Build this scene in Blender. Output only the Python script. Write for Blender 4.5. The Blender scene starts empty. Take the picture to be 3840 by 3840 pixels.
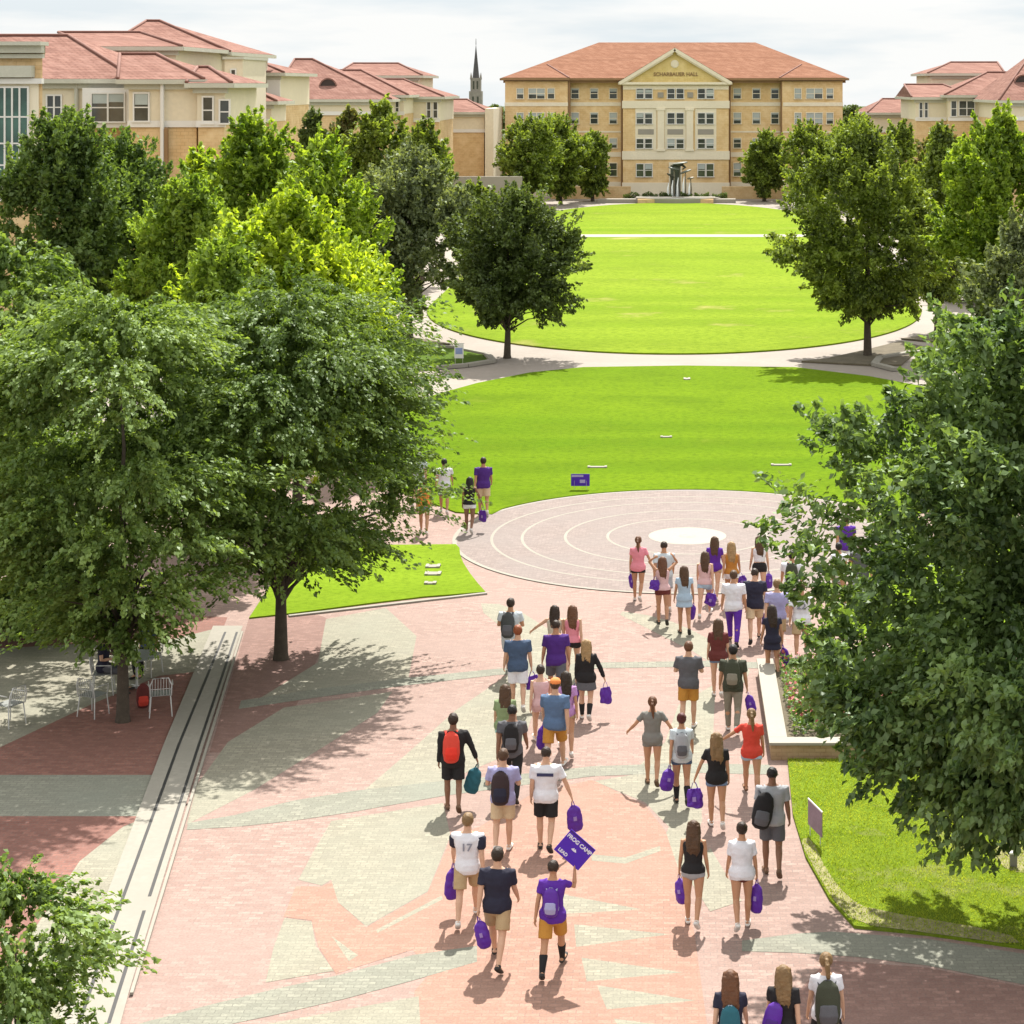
import bpy, bmesh, math, random
import numpy as np
from mathutils import Vector, Matrix, noise

random.seed(7)
SC = bpy.context.scene
COL = SC.collection
F = 3876.0; U0 = 1264.0; V0 = 160.0; H = 13.48      # surveyed camera: focal in px, vanishing point, height in metres

def G(u, v, z=0.0):
    """ground position (x, y) of a surveyed point at height z"""
    Y = F * (H - z) / (v - V0)
    return ((u - U0) * Y / F, Y)
def PX(u, Y): return (u - U0) * Y / F
def PZ(v, Y): return H - (v - V0) * Y / F
R = math.radians

# ------------------------------------------------------------------ materials
MATS = {}
def newmat(name):
    m = bpy.data.materials.new(name); m.use_nodes = True
    nt = m.node_tree; nt.nodes.clear()
    out = nt.nodes.new('ShaderNodeOutputMaterial')
    bs = nt.nodes.new('ShaderNodeBsdfPrincipled')
    nt.links.new(bs.outputs[0], out.inputs[0])
    return m, nt, bs, out
def nd(nt, t, **kw):
    n = nt.nodes.new(t)
    for k, v in kw.items():
        if k.startswith('i_'):
            n.inputs[k[2:].replace('_', ' ')].default_value = v
        else: setattr(n, k, v)
    return n
def rgba(c): return (c[0], c[1], c[2], 1.0)
def mixc(nt, fac, a, b, blend='MIX'):
    n = nt.nodes.new('ShaderNodeMix'); n.data_type = 'RGBA'; n.blend_type = blend
    for s, v in ((0, fac), (6, a), (7, b)):
        if hasattr(v, 'node'): nt.links.new(v, n.inputs[s])
        else: n.inputs[s].default_value = v if s == 0 else rgba(v)
    return n.outputs[2]
def ramp(nt, src, lo, hi):
    n = nt.nodes.new('ShaderNodeMapRange'); n.inputs[1].default_value = lo; n.inputs[2].default_value = hi
    nt.links.new(src, n.inputs[0]); return n.outputs[0]
def noi(nt, vec, scale, detail=3, rough=.55):
    n = nd(nt, 'ShaderNodeTexNoise'); n.inputs['Scale'].default_value = scale
    n.inputs['Detail'].default_value = detail; n.inputs['Roughness'].default_value = rough
    nt.links.new(vec, n.inputs['Vector']); return n.outputs[0]
def pos(nt, world=True):
    if world: return nd(nt, 'ShaderNodeNewGeometry').outputs['Position']
    return nd(nt, 'ShaderNodeTexCoord').outputs['Object']
def bump(nt, bs, h, strength=.3, dist=.02):
    b = nd(nt, 'ShaderNodeBump'); b.inputs['Strength'].default_value = strength
    b.inputs['Distance'].default_value = dist
    nt.links.new(h, b.inputs['Height']); nt.links.new(b.outputs[0], bs.inputs['Normal'])

def plain(name, c, rough=.7, var=.18, scale=3.0, metallic=0.0, bmp=.15, spec=.3):
    """a surface whose colour wanders a little, with fine relief"""
    if name in MATS: return MATS[name]
    m, nt, bs, out = newmat(name)
    p = pos(nt, False)
    n1 = noi(nt, p, scale, 4); n2 = noi(nt, p, scale * 9, 3)
    dark = [x * (1 - var) for x in c]; lite = [min(1, x * (1 + var)) for x in c]
    col = mixc(nt, ramp(nt, n1, .3, .7), dark, lite)
    col = mixc(nt, ramp(nt, n2, .35, .65), col, [x * (1 - var * .6) for x in c])
    nt.links.new(col, bs.inputs['Base Color'])
    bs.inputs['Roughness'].default_value = rough; bs.inputs['Metallic'].default_value = metallic
    bs.inputs['Specular IOR Level'].default_value = spec
    bump(nt, bs, n2, bmp, .01)
    MATS[name] = m; return m

def paver(name, c1, c2, mortar, bw=.21, bh=.105, big=.12, rot=0.0, stain=.5):
    if name in MATS: return MATS[name]
    m, nt, bs, out = newmat(name)
    p = pos(nt)
    mp = nd(nt, 'ShaderNodeMapping'); mp.inputs['Rotation'].default_value = (0, 0, rot); nt.links.new(p, mp.inputs[0])
    b = nd(nt, 'ShaderNodeTexBrick'); nt.links.new(mp.outputs[0], b.inputs['Vector'])
    b.inputs['Scale'].default_value = 1; b.inputs['Brick Width'].default_value = bw; b.inputs['Row Height'].default_value = bh
    b.inputs['Mortar Size'].default_value = .009; b.inputs['Mortar Smooth'].default_value = .3
    b.inputs['Color1'].default_value = rgba([x*1.12 for x in c1]); b.inputs['Color2'].default_value = rgba([x*.84 for x in c2]); b.inputs['Mortar'].default_value = rgba([x*.72 for x in mortar])
    b.inputs['Bias'].default_value = 0
    n1 = noi(nt, p, .35, 4, .6); n2 = noi(nt, p, 2.6, 4, .65); n3 = noi(nt, p, 26, 2)
    avg = [(a + d) / 2 for a, d in zip(c1, c2)]
    nb = noi(nt, p, 7, 3, .7)
    col = mixc(nt, ramp(nt, nb, .42, .72), b.outputs['Color'], [x * .80 for x in avg])
    col = mixc(nt, ramp(nt, n1, .40, .75), col, [avg[0] * .88, avg[1] * .93, avg[2] * .95])
    col = mixc(nt, ramp(nt, n2, .58, .75), col, [x * .74 + .02 for x in avg])
    g = mixc(nt, ramp(nt, n3, .3, .7), (1.05, 1.05, 1.05), (.84, .84, .84))
    col = mixc(nt, 1.0, col, g, 'MULTIPLY')
    nt.links.new(col, bs.inputs['Base Color']); bs.inputs['Roughness'].default_value = .85
    bs.inputs['Specular IOR Level'].default_value = .2
    bump(nt, bs, b.outputs['Fac'], -.4, .008)
    MATS[name] = m; return m

def wall_brick(name, c1, c2, c3, bw=.45, bh=.2):
    if name in MATS: return MATS[name]
    m, nt, bs, out = newmat(name)
    p = pos(nt)
    sx = nd(nt, 'ShaderNodeSeparateXYZ'); nt.links.new(p, sx.inputs[0])
    ad = nd(nt, 'ShaderNodeMath', operation='ADD'); nt.links.new(sx.outputs[0], ad.inputs[0]); nt.links.new(sx.outputs[1], ad.inputs[1])
    cx = nd(nt, 'ShaderNodeCombineXYZ'); nt.links.new(ad.outputs[0], cx.inputs[0]); nt.links.new(sx.outputs[2], cx.inputs[1])
    b = nd(nt, 'ShaderNodeTexBrick'); nt.links.new(cx.outputs[0], b.inputs['Vector'])
    b.inputs['Scale'].default_value = 1; b.inputs['Brick Width'].default_value = bw; b.inputs['Row Height'].default_value = bh
    b.inputs['Mortar Size'].default_value = .012
    b.inputs['Color1'].default_value = rgba(c1); b.inputs['Color2'].default_value = rgba(c2); b.inputs['Mortar'].default_value = rgba([x * .8 for x in c2])
    n1 = noi(nt, cx.outputs[0], .9, 5, .7)
    col = mixc(nt, ramp(nt, n1, .4, .68), b.outputs['Color'], c3)
    n2 = noi(nt, cx.outputs[0], .18, 3)
    col = mixc(nt, ramp(nt, n2, .5, .9), col, [x * .82 for x in c1])
    nt.links.new(col, bs.inputs['Base Color']); bs.inputs['Roughness'].default_value = .9
    bs.inputs['Specular IOR Level'].default_value = .15
    bump(nt, bs, b.outputs['Fac'], -.3, .01)
    MATS[name] = m; return m

def roof_tile(name, c1, c2, c3):
    if name in MATS: return MATS[name]
    m, nt, bs, out = newmat(name)
    p = pos(nt)
    sx = nd(nt, 'ShaderNodeSeparateXYZ'); nt.links.new(p, sx.inputs[0])
    ad = nd(nt, 'ShaderNodeMath', operation='ADD'); nt.links.new(sx.outputs[0], ad.inputs[0]); nt.links.new(sx.outputs[1], ad.inputs[1])
    mu = nd(nt, 'ShaderNodeMath', operation='MULTIPLY'); nt.links.new(sx.outputs[2], mu.inputs[0]); mu.inputs[1].default_value = 2.4
    cx = nd(nt, 'ShaderNodeCombineXYZ'); nt.links.new(ad.outputs[0], cx.inputs[0]); nt.links.new(mu.outputs[0], cx.inputs[1])
    b = nd(nt, 'ShaderNodeTexBrick'); nt.links.new(cx.outputs[0], b.inputs['Vector'])
    b.inputs['Scale'].default_value = 1; b.inputs['Brick Width'].default_value = .33; b.inputs['Row Height'].default_value = .36
    b.inputs['Mortar Size'].default_value = .03; b.inputs['Mortar Smooth'].default_value = .6
    b.inputs['Color1'].default_value = rgba(c1); b.inputs['Color2'].default_value = rgba(c2); b.inputs['Mortar'].default_value = rgba([x * .62 for x in c2])
    n1 = noi(nt, cx.outputs[0], 1.2, 4, .7)
    col = mixc(nt, ramp(nt, n1, .45, .7), b.outputs['Color'], c3)
    rw = nd(nt, 'ShaderNodeMapping'); rw.inputs['Scale'].default_value = (.15, 1.4, 1); nt.links.new(cx.outputs[0], rw.inputs[0])
    n2 = noi(nt, rw.outputs[0], 1.0, 3)
    col = mixc(nt, ramp(nt, n2, .5, .75), col, [x * .8 for x in c2])
    nt.links.new(col, bs.inputs['Base Color']); bs.inputs['Roughness'].default_value = .95; bs.inputs['Specular IOR Level'].default_value = .05
    bump(nt, bs, b.outputs['Fac'], -.5, .05)
    MATS[name] = m; return m

def lawn(name, c1, c2, dry, scale=1.0, dryamt=.6, wear=None):
    if name in MATS: return MATS[name]
    m, nt, bs, out = newmat(name)
    p = pos(nt)
    mp = nd(nt, 'ShaderNodeMapping'); mp.inputs['Scale'].default_value = (.35, 1, 1); nt.links.new(p, mp.inputs[0])
    n0 = noi(nt, mp.outputs[0], .09 * scale, 3); n1 = noi(nt, p, .35 * scale, 5, .6); n2 = noi(nt, p, 5 * scale, 4, .7); n3 = noi(nt, p, 42 * scale, 3, .7)
    mid = [(a + b) / 2 for a, b in zip(c1, c2)]
    col = mixc(nt, ramp(nt, n0, .38, .62), c1, c2)
    col = mixc(nt, ramp(nt, n1, .42, .66), col, [x*.84 for x in mid])
    mp2 = nd(nt, 'ShaderNodeMapping'); mp2.inputs['Scale'].default_value = (.12, 1, 1); mp2.inputs['Rotation'].default_value = (0, 0, .12); nt.links.new(p, mp2.inputs[0])
    n4 = noi(nt, mp2.outputs[0], .55 * scale, 3); col = mixc(nt, ramp(nt, n4, .42, .8), col, [x*1.05 for x in c2])
    col = mixc(nt, ramp(nt, n2, .45, .75), col, [x * .72 for x in c1])
    col = mixc(nt, ramp(nt, n1, dryamt, dryamt + .14), col, dry)
    g = mixc(nt, ramp(nt, n3, .25, .75), (.72, .75, .7), (1.18, 1.16, 1.15))
    col = mixc(nt, 1.0, col, g, 'MULTIPLY')
    nt.links.new(col, bs.inputs['Base Color']); bs.inputs['Roughness'].default_value = .95
    bs.inputs['Specular IOR Level'].default_value = .05
    bump(nt, bs, n3, .6, .05)
    MATS[name] = m; return m

def leafmat(name, dark, mid, lite, trans=.45, gloss=.06):
    if name in MATS: return MATS[name]
    m = bpy.data.materials.new(name); m.use_nodes = True
    nt = m.node_tree; nt.nodes.clear()
    out = nd(nt, 'ShaderNodeOutputMaterial')
    geo = nd(nt, 'ShaderNodeNewGeometry')
    p = nd(nt, 'ShaderNodeTexCoord').outputs['Object']
    n1 = noi(nt, p, .7, 3)
    rp = nd(nt, 'ShaderNodeValToRGB'); nt.links.new(geo.outputs['Random Per Island'], rp.inputs[0])
    e = rp.color_ramp.elements; e[0].color = rgba(dark); e[0].position = 0; e[1].color = rgba(lite); e[1].position = 1
    k = e.new(.55); k.color = rgba(mid)
    col = mixc(nt, ramp(nt, n1, .42, .66), rp.outputs[0], lite)
    df = nd(nt, 'ShaderNodeBsdfDiffuse'); tr = nd(nt, 'ShaderNodeBsdfTranslucent'); gl = nd(nt, 'ShaderNodeBsdfGlossy')
    gl.inputs['Roughness'].default_value = .5; gl.inputs['Color'].default_value = (.75, .8, .75, 1)
    nt.links.new(col, df.inputs[0])
    tc = mixc(nt, 1.0, col, (1.5, 1.45, .55), 'MULTIPLY'); nt.links.new(tc, tr.inputs[0])
    m1 = nd(nt, 'ShaderNodeMixShader'); m1.inputs[0].default_value = trans; nt.links.new(df.outputs[0], m1.inputs[1]); nt.links.new(tr.outputs[0], m1.inputs[2])
    m2 = nd(nt, 'ShaderNodeMixShader'); m2.inputs[0].default_value = gloss; nt.links.new(m1.outputs[0], m2.inputs[1]); nt.links.new(gl.outputs[0], m2.inputs[2])
    nt.links.new(m2.outputs[0], out.inputs[0])
    MATS[name] = m; return m

def glass(name, c, rough=.12):
    if name in MATS: return MATS[name]
    m, nt, bs, out = newmat(name)
    n = noi(nt, pos(nt), .8, 3)
    col = mixc(nt, ramp(nt, n, .35, .65), [x * .6 for x in c], [x * 1.3 for x in c])
    nt.links.new(col, bs.inputs['Base Color']); bs.inputs['Roughness'].default_value = rough
    bs.inputs['Specular IOR Level'].default_value = .6
    MATS[name] = m; return m

# ------------------------------------------------------------------ mesh building
class MB:
    def __init__(s): s.v = []; s.f = []
    def add(s, vs, fs):
        o = len(s.v); s.v += [tuple(x) for x in vs]; s.f += [tuple(i + o for i in f) for f in fs]; return s
    def box(s, x0, x1, y0, y1, z0, z1):
        return s.add([(x0,y0,z0),(x1,y0,z0),(x1,y1,z0),(x0,y1,z0),(x0,y0,z1),(x1,y0,z1),(x1,y1,z1),(x0,y1,z1)],
                     [(0,3,2,1),(4,5,6,7),(0,1,5,4),(1,2,6,5),(2,3,7,6),(3,0,4,7)])
    def obox(s, c, ax, ay, az, hx, hy, hz):
        c = Vector(c); P = []
        for k in (-1, 1):
            for (i, j) in ((-1,-1),(1,-1),(1,1),(-1,1)): P.append(c + ax*hx*i + ay*hy*j + az*hz*k)
        return s.add(P, [(0,3,2,1),(4,5,6,7),(0,1,5,4),(1,2,6,5),(2,3,7,6),(3,0,4,7)])
    def prism(s, pts, z0, z1):
        n = len(pts)
        return s.add([(x,y,z0) for x,y in pts] + [(x,y,z1) for x,y in pts],
                     [tuple(reversed(range(n))), tuple(range(n, 2*n))] + [(i,(i+1)%n,n+(i+1)%n,n+i) for i in range(n)])
    def tube(s, pts, rad, seg=10, xax=None, cap=True):
        """swept tube; rad entries are r or (rx, ry); ends rounded"""
        pts = [Vector(p) for p in pts]; rad = [(r, r) if not isinstance(r, tuple) else r for r in rad]
        if cap:
            t0 = (pts[0]-pts[1]).normalized(); t1 = (pts[-1]-pts[-2]).normalized()
            m0 = min(rad[0]); m1 = min(rad[-1])
            pts = [pts[0]+t0*m0*.55] + pts + [pts[-1]+t1*m1*.55]
            rad = [(rad[0][0]*.6, rad[0][1]*.6)] + rad + [(rad[-1][0]*.6, rad[-1][1]*.6)]
        n = len(pts); V = []
        X = Vector(xax) if xax else None
        for i in range(n):
            t = (pts[min(i+1,n-1)] - pts[max(i-1,0)])
            t = t.normalized() if t.length > 1e-9 else Vector((0,0,1))
            x = X if X else Vector((1,0,0))
            if abs(x.dot(t)) > .95: x = Vector((0,1,0))
            x = (x - t*x.dot(t)).normalized(); y = t.cross(x)
            for k in range(seg):
                a = 2*math.pi*k/seg
                V.append(pts[i] + x*rad[i][0]*math.cos(a) + y*rad[i][1]*math.sin(a))
        Fc = [(i*seg+k, i*seg+(k+1)%seg, (i+1)*seg+(k+1)%seg, (i+1)*seg+k) for i in range(n-1) for k in range(seg)]
        Fc += [tuple(reversed(range(seg))), tuple((n-1)*seg+k for k in range(seg))]
        return s.add(V, Fc)
    def ell(s, c, r, seg=14, rings=9, rot=None):
        c = Vector(c); V = [Vector((0,0,-r[2]))]; Fc = []
        for i in range(1, rings):
            ph = -math.pi/2 + math.pi*i/rings
            for k in range(seg):
                a = 2*math.pi*k/seg
                V.append(Vector((r[0]*math.cos(ph)*math.cos(a), r[1]*math.cos(ph)*math.sin(a), r[2]*math.sin(ph))))
        V.append(Vector((0,0,r[2]))); L = len(V)-1
        for k in range(seg):
            Fc.append((0, 1+(k+1)%seg, 1+k)); Fc.append((L, L-seg+k, L-seg+(k+1)%seg))
        for i in range(rings-2):
            for k in range(seg):
                a = 1+i*seg; Fc.append((a+k, a+(k+1)%seg, a+seg+(k+1)%seg, a+seg+k))
        if rot: V = [rot @ v for v in V]
        return s.add([v + c for v in V], Fc)
    def mesh(s, name='m', smooth=False):
        me = bpy.data.meshes.new(name); me.from_pydata(s.v, [], s.f); me.update()
        if smooth: me.shade_smooth()
        return me
    def build(s, name, mat, parent=None, smooth=False, bevel=0):
        me = s.mesh(name, smooth); o = bpy.data.objects.new(name, me); COL.objects.link(o)
        me.materials.append(mat)
        if parent: o.parent = parent
        if bevel:
            b = o.modifiers.new('bevel', 'BEVEL'); b.width = bevel; b.segments = 2; b.limit_method = 'ANGLE'
        return o

def baked(me, mods, name):
    """run modifiers on a mesh and keep the result as plain mesh data"""
    o = bpy.data.objects.new('tmp', me); COL.objects.link(o)
    for t, kw in mods:
        md = o.modifiers.new(t, t)
        for k, v in kw.items(): setattr(md, k, v)
    dg = bpy.context.evaluated_depsgraph_get()
    out = bpy.data.meshes.new_from_object(o.evaluated_get(dg)); out.name = name
    bpy.data.objects.remove(o); bpy.data.meshes.remove(me)
    return out
def remesh(mb, vox, name, smooth=6, fac=.5):
    me = baked(mb.mesh(), [('REMESH', dict(mode='VOXEL', voxel_size=vox)), ('SMOOTH', dict(iterations=smooth, factor=fac))], name)
    me.shade_smooth(); return me

def empty(name, loc, label, cat, group=None, rz=0.0, scale=1.0):
    o = bpy.data.objects.new(name, None); COL.objects.link(o); o.empty_display_size = .2
    o.location = loc; o.rotation_euler = (0, 0, rz); o.scale = (scale,)*3
    o['label'] = label; o['category'] = cat
    if group: o['group'] = group
    return o
def tag(o, label, cat, group=None):
    o['label'] = label; o['category'] = cat
    if group: o['group'] = group
    return o
def put(name, me, mat, parent, loc=None, rot=None):
    """an object sharing mesh data but carrying its own material"""
    o = bpy.data.objects.new(name, me); COL.objects.link(o)
    if not me.materials: me.materials.append(None)
    o.material_slots[0].link = 'OBJECT'; o.material_slots[0].material = mat
    if parent: o.parent = parent
    if loc: o.location = loc
    if rot: o.rotation_euler = rot
    return o
def text_mesh(s, size, depth=.002, bold=0.0):
    cu = bpy.data.curves.new('t', 'FONT'); cu.body = s; cu.size = size; cu.extrude = depth; cu.offset = bold
    cu.align_x = 'CENTER'; cu.align_y = 'CENTER'
    o = bpy.data.objects.new('t', cu); COL.objects.link(o)
    me = bpy.data.meshes.new_from_object(o.evaluated_get(bpy.context.evaluated_depsgraph_get()))
    bpy.data.objects.remove(o); return me
# ------------------------------------------------------------------ world, sun, camera
world = bpy.data.worlds.new("World"); SC.world = world; world.use_nodes = True
wt = world.node_tree; wt.nodes.clear()
sky = nd(wt, 'ShaderNodeTexSky'); sky.sky_type = 'NISHITA'; sky.sun_disc = False
SUN = Vector((.13, 1.0, 1.38)).normalized()
sky.sun_elevation = math.asin(SUN.z); sky.sun_rotation = math.atan2(SUN.x, SUN.y)
sky.air_density = 1.2; sky.dust_density = 2.5; sky.ozone_density = 1.0
tc = nd(wt, 'ShaderNodeTexCoord')
mp = nd(wt, 'ShaderNodeMapping'); mp.inputs['Scale'].default_value = (2.4, 2.4, 16); mp.inputs['Location'].default_value = (.35, 0, .2)
wt.links.new(tc.outputs['Generated'], mp.inputs[0])
cn = noi(wt, mp.outputs[0], 2.6, 6, .55)
cn2 = noi(wt, mp.outputs[0], 1.3, 3, .5)
cover = ramp(wt, cn, .16, .34)
sz = nd(wt, 'ShaderNodeSeparateXYZ'); wt.links.new(tc.outputs['Generated'], sz.inputs[0])
cn3 = noi(wt, mp.outputs[0], 2.4, 5, .55)
lowc = mixc(wt, ramp(wt, cn3, .42, .60), (4.1, 4.12, 4.05), (3.3, 3.58, 3.72))
cloudcol = mixc(wt, ramp(wt, sz.outputs[2], .03, .35), lowc, (6.6, 6.6, 6.5))
skyc = mixc(wt, 1.0, sky.outputs[0], (.8, .8, .8), 'MULTIPLY')
col = mixc(wt, cover, skyc, cloudcol)
bg = nd(wt, 'ShaderNodeBackground'); bg.inputs['Strength'].default_value = .118
wt.links.new(col, bg.inputs[0]); wo = nd(wt, 'ShaderNodeOutputWorld'); wt.links.new(bg.outputs[0], wo.inputs[0])

sl = bpy.data.lights.new('sun', 'SUN'); sl.energy = 4.9; sl.angle = R(.6); sl.color = (1, .955, .88)
so = bpy.data.objects.new('sun', sl); COL.objects.link(so); so.rotation_euler = SUN.to_track_quat('Z', 'Y').to_euler(); so.location = (0, 0, 60)

cam = bpy.data.cameras.new('camera'); co = bpy.data.objects.new('camera', cam); COL.objects.link(co)
co.location = (0, 0, H); co.rotation_euler = (R(90), 0, 0)
cam.sensor_width = 36; cam.lens = 36 * F / 1932
cam.shift_x = -(U0 - 966) / 1932; cam.shift_y = -(966 - V0) / 1932
cam.clip_end = 6000; cam.clip_start = .5
SC.camera = co
SC.render.resolution_x = SC.render.resolution_y = 1024
SC.view_settings.view_transform = 'Standard'; SC.view_settings.look = 'None'
SC.view_settings.exposure = 1.02; SC.view_settings.gamma = 1

# ------------------------------------------------------------------ setting materials
M = {}
M['pink'] = paver('pink brick paving', (0.314, 0.217, 0.184), (0.280, 0.188, 0.159), (0.279, 0.219, 0.194))
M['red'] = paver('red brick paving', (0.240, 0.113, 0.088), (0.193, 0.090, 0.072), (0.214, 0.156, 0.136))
M['peach'] = paver('peach paving', (0.334, 0.196, 0.148), (0.311, 0.180, 0.134), (0.299, 0.193, 0.161))
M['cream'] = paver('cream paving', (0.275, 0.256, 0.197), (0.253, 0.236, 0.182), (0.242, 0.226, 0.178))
M['greyp'] = paver('grey paving', (0.234, 0.230, 0.184), (0.214, 0.212, 0.171), (0.198, 0.195, 0.159))
M['conc'] = plain('pale concrete', (0.255, 0.238, 0.201), .85, .1, 1.0)
M['path'] = plain('pale path concrete', (0.252, 0.219, 0.187), .85, .12, .5)
M['rose'] = paver('rose circle paving', (0.241, 0.196, 0.179), (0.227, 0.181, 0.164), (0.225, 0.191, 0.176))
M['white'] = plain('white stone', (0.286, 0.264, 0.222), .8, .06, 1.0)
M['far_lawn'] = lawn('far lawn', (0.130, 0.211, 0.006), (0.180, 0.249, 0.015), (0.276, 0.258, 0.078), .5, .60)
M['near_lawn'] = lawn('near lawn', (0.087, 0.163, 0.001), (0.124, 0.200, 0.003), (0.163, 0.205, 0.020), .8, .66)
M['side_lawn'] = lawn('side lawn', (0.132, 0.198, 0.014), (0.167, 0.235, 0.020), (0.246, 0.239, 0.100), 1.6, .57)
M['left_lawn'] = lawn('left lawn', (.155, .25, .010), (.19, .285, .016), (.22, .28, .04), 1.2, .66)
M['soil'] = plain('dark soil', (.12, .10, .065), .95, .35, 1.5)
M['drysoil'] = plain('dry soil', (.24, .225, .10), .95, .4, 5)
M['slot'] = plain('drain grate iron', (.035, .035, .035), .6)

SHN = [0]
def sheet(name, pts, z, mat, kind='structure', flat=True):
    if z >= .004 and z < .02: SHN[0] += 1; z = .0012 + .00013*SHN[0]     # each laid sheet a hair above the one before
    bm = bmesh.new(); vs = [bm.verts.new((x, y, z)) for x, y in pts]
    f = bm.faces.new(vs); bm.normal_update()
    if f.normal.z < 0: f.normal_flip()
    me = bpy.data.meshes.new(name); bm.to_mesh(me); bm.free(); me.materials.append(mat)
    o = bpy.data.objects.new(name, me); COL.objects.link(o)
    if kind: o['kind'] = kind
    return o
def smooth_poly(uv, it=2, closed=True):
    p = list(uv)
    for _ in range(it):
        q = []
        for i in range(len(p)):
            a = p[i]; b = p[(i+1) % len(p)]
            q += [(a[0]*.75+b[0]*.25, a[1]*.75+b[1]*.25), (a[0]*.25+b[0]*.75, a[1]*.25+b[1]*.75)]
        p = q
    return p
def gp(uv, it=0):
    p = [G(*a) for a in uv]
    return smooth_poly(p, it) if it else p

_g = MB().add([(-2500, -20, -.06), (2500, -20, -.06), (2500, 1300, -.06), (-2500, 1300, -.06), (2500, 5800, -50), (-2500, 5800, -50)], [(0, 1, 2, 3), (3, 2, 4, 5)]).build('ground', plain('far ground', (.06, .08, .03), .95, .3, .02)); _g['kind'] = 'structure'
sheet('plaza_paving', [(-40, 8), (40, 8), (40, 70), (22, 76), (-22, 76), (-40, 70)], 0, M['pink'])
sheet('quad_path', [(-40, 70.5), (40, 70.5), (40, 252), (-40, 252)], -.03, M['path'])
# red brick left of the drain, grey cross bands
sheet('red_and_shade_paving', [(-40, 18), (-9.0, 30), (-10.3, 44), (-11.2, 52), (-40, 58)], .004, M['red'])
sheet('grey_paving_band', gp([(-200, 1462), (330, 1462), (290, 1540), (-200, 1540)]), .008, M['greyp'])
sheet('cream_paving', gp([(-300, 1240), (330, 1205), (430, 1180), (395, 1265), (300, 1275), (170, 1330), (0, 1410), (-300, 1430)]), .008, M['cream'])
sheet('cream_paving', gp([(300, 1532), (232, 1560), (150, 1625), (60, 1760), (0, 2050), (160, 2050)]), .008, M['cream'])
# lawns beyond the drain on the right of it: pink brick patch, tree shade put into its colour
M['shadebrick'] = paver('shade-toned brick paving', (.25, .15, .125), (.21, .12, .10), (.23, .16, .14))
sheet('red_and_shade_paving', gp([(470, 1165), (600, 1160), (640, 1175), (600, 1240), (560, 1330), (440, 1420), (395, 1420)]), .004, M['shadebrick'])
# cream patches of the plaza pattern
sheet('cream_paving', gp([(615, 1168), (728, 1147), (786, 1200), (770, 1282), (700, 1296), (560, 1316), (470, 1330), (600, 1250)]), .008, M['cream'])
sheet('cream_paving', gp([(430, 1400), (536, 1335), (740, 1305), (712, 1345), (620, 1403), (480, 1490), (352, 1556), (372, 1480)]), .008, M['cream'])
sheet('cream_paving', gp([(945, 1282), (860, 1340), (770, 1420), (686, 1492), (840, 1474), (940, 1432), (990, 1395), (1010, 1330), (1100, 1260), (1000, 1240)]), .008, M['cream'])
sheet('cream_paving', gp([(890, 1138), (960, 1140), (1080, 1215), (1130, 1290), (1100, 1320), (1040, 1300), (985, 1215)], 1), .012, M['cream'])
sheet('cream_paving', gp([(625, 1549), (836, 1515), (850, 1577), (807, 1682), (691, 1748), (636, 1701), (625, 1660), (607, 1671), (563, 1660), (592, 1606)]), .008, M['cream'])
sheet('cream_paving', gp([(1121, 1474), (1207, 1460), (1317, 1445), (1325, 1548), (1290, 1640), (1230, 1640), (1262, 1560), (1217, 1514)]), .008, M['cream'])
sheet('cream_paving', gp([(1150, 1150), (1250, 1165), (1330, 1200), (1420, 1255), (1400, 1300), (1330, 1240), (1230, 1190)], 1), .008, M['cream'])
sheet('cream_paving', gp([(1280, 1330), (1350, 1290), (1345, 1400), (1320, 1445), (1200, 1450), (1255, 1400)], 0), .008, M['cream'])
# the big peach emblem figure of the paving
sheet('peach_paving', gp([(558, 1672), (607, 1673), (626, 1664), (638, 1703), (691, 1750), (807, 1684), (852, 1580), (905, 1560), (1000, 1500), (1116, 1471), (1217, 1519), (1255, 1567), (1280, 1640), (1310, 1760), (1350, 2050),
       (780, 2050), (782, 1870), (812, 1835), (779, 1792), (669, 1826), (634, 1838), (600, 1785), (588, 1737), (535, 1730)]), .008, M['peach'])
for k, t in enumerate([[(1059, 1687), (1212, 1716), (1063, 1725)], [(1083, 1744), (1265, 1763), (1087, 1787)], [(1097, 1807), (1289, 1835), (1107, 1852)],
          [(1126, 1859), (1313, 1888), (1145, 1905)], [(1158, 1922), (1330, 1945), (1180, 1962)],
          [(537, 1732), (588, 1739), (596, 1785), (630, 1832), (501, 1854), (516, 1788)], [(625, 1766), (676, 1803), (658, 1814)],
          [(709, 1755), (833, 1690), (836, 1697), (712, 1761)], [(1116, 1612), (1180, 1618), (1246, 1596), (1246, 1606), (1180, 1630), (1116, 1624)],
          [(490, 1935), (790, 1880), (800, 2040), (480, 2050)], [(1340, 1600), (1300, 1660), (1340, 1720), (1400, 1700)]]):
    sheet('cream_paving', gp(t), .012, M['cream'])
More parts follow.
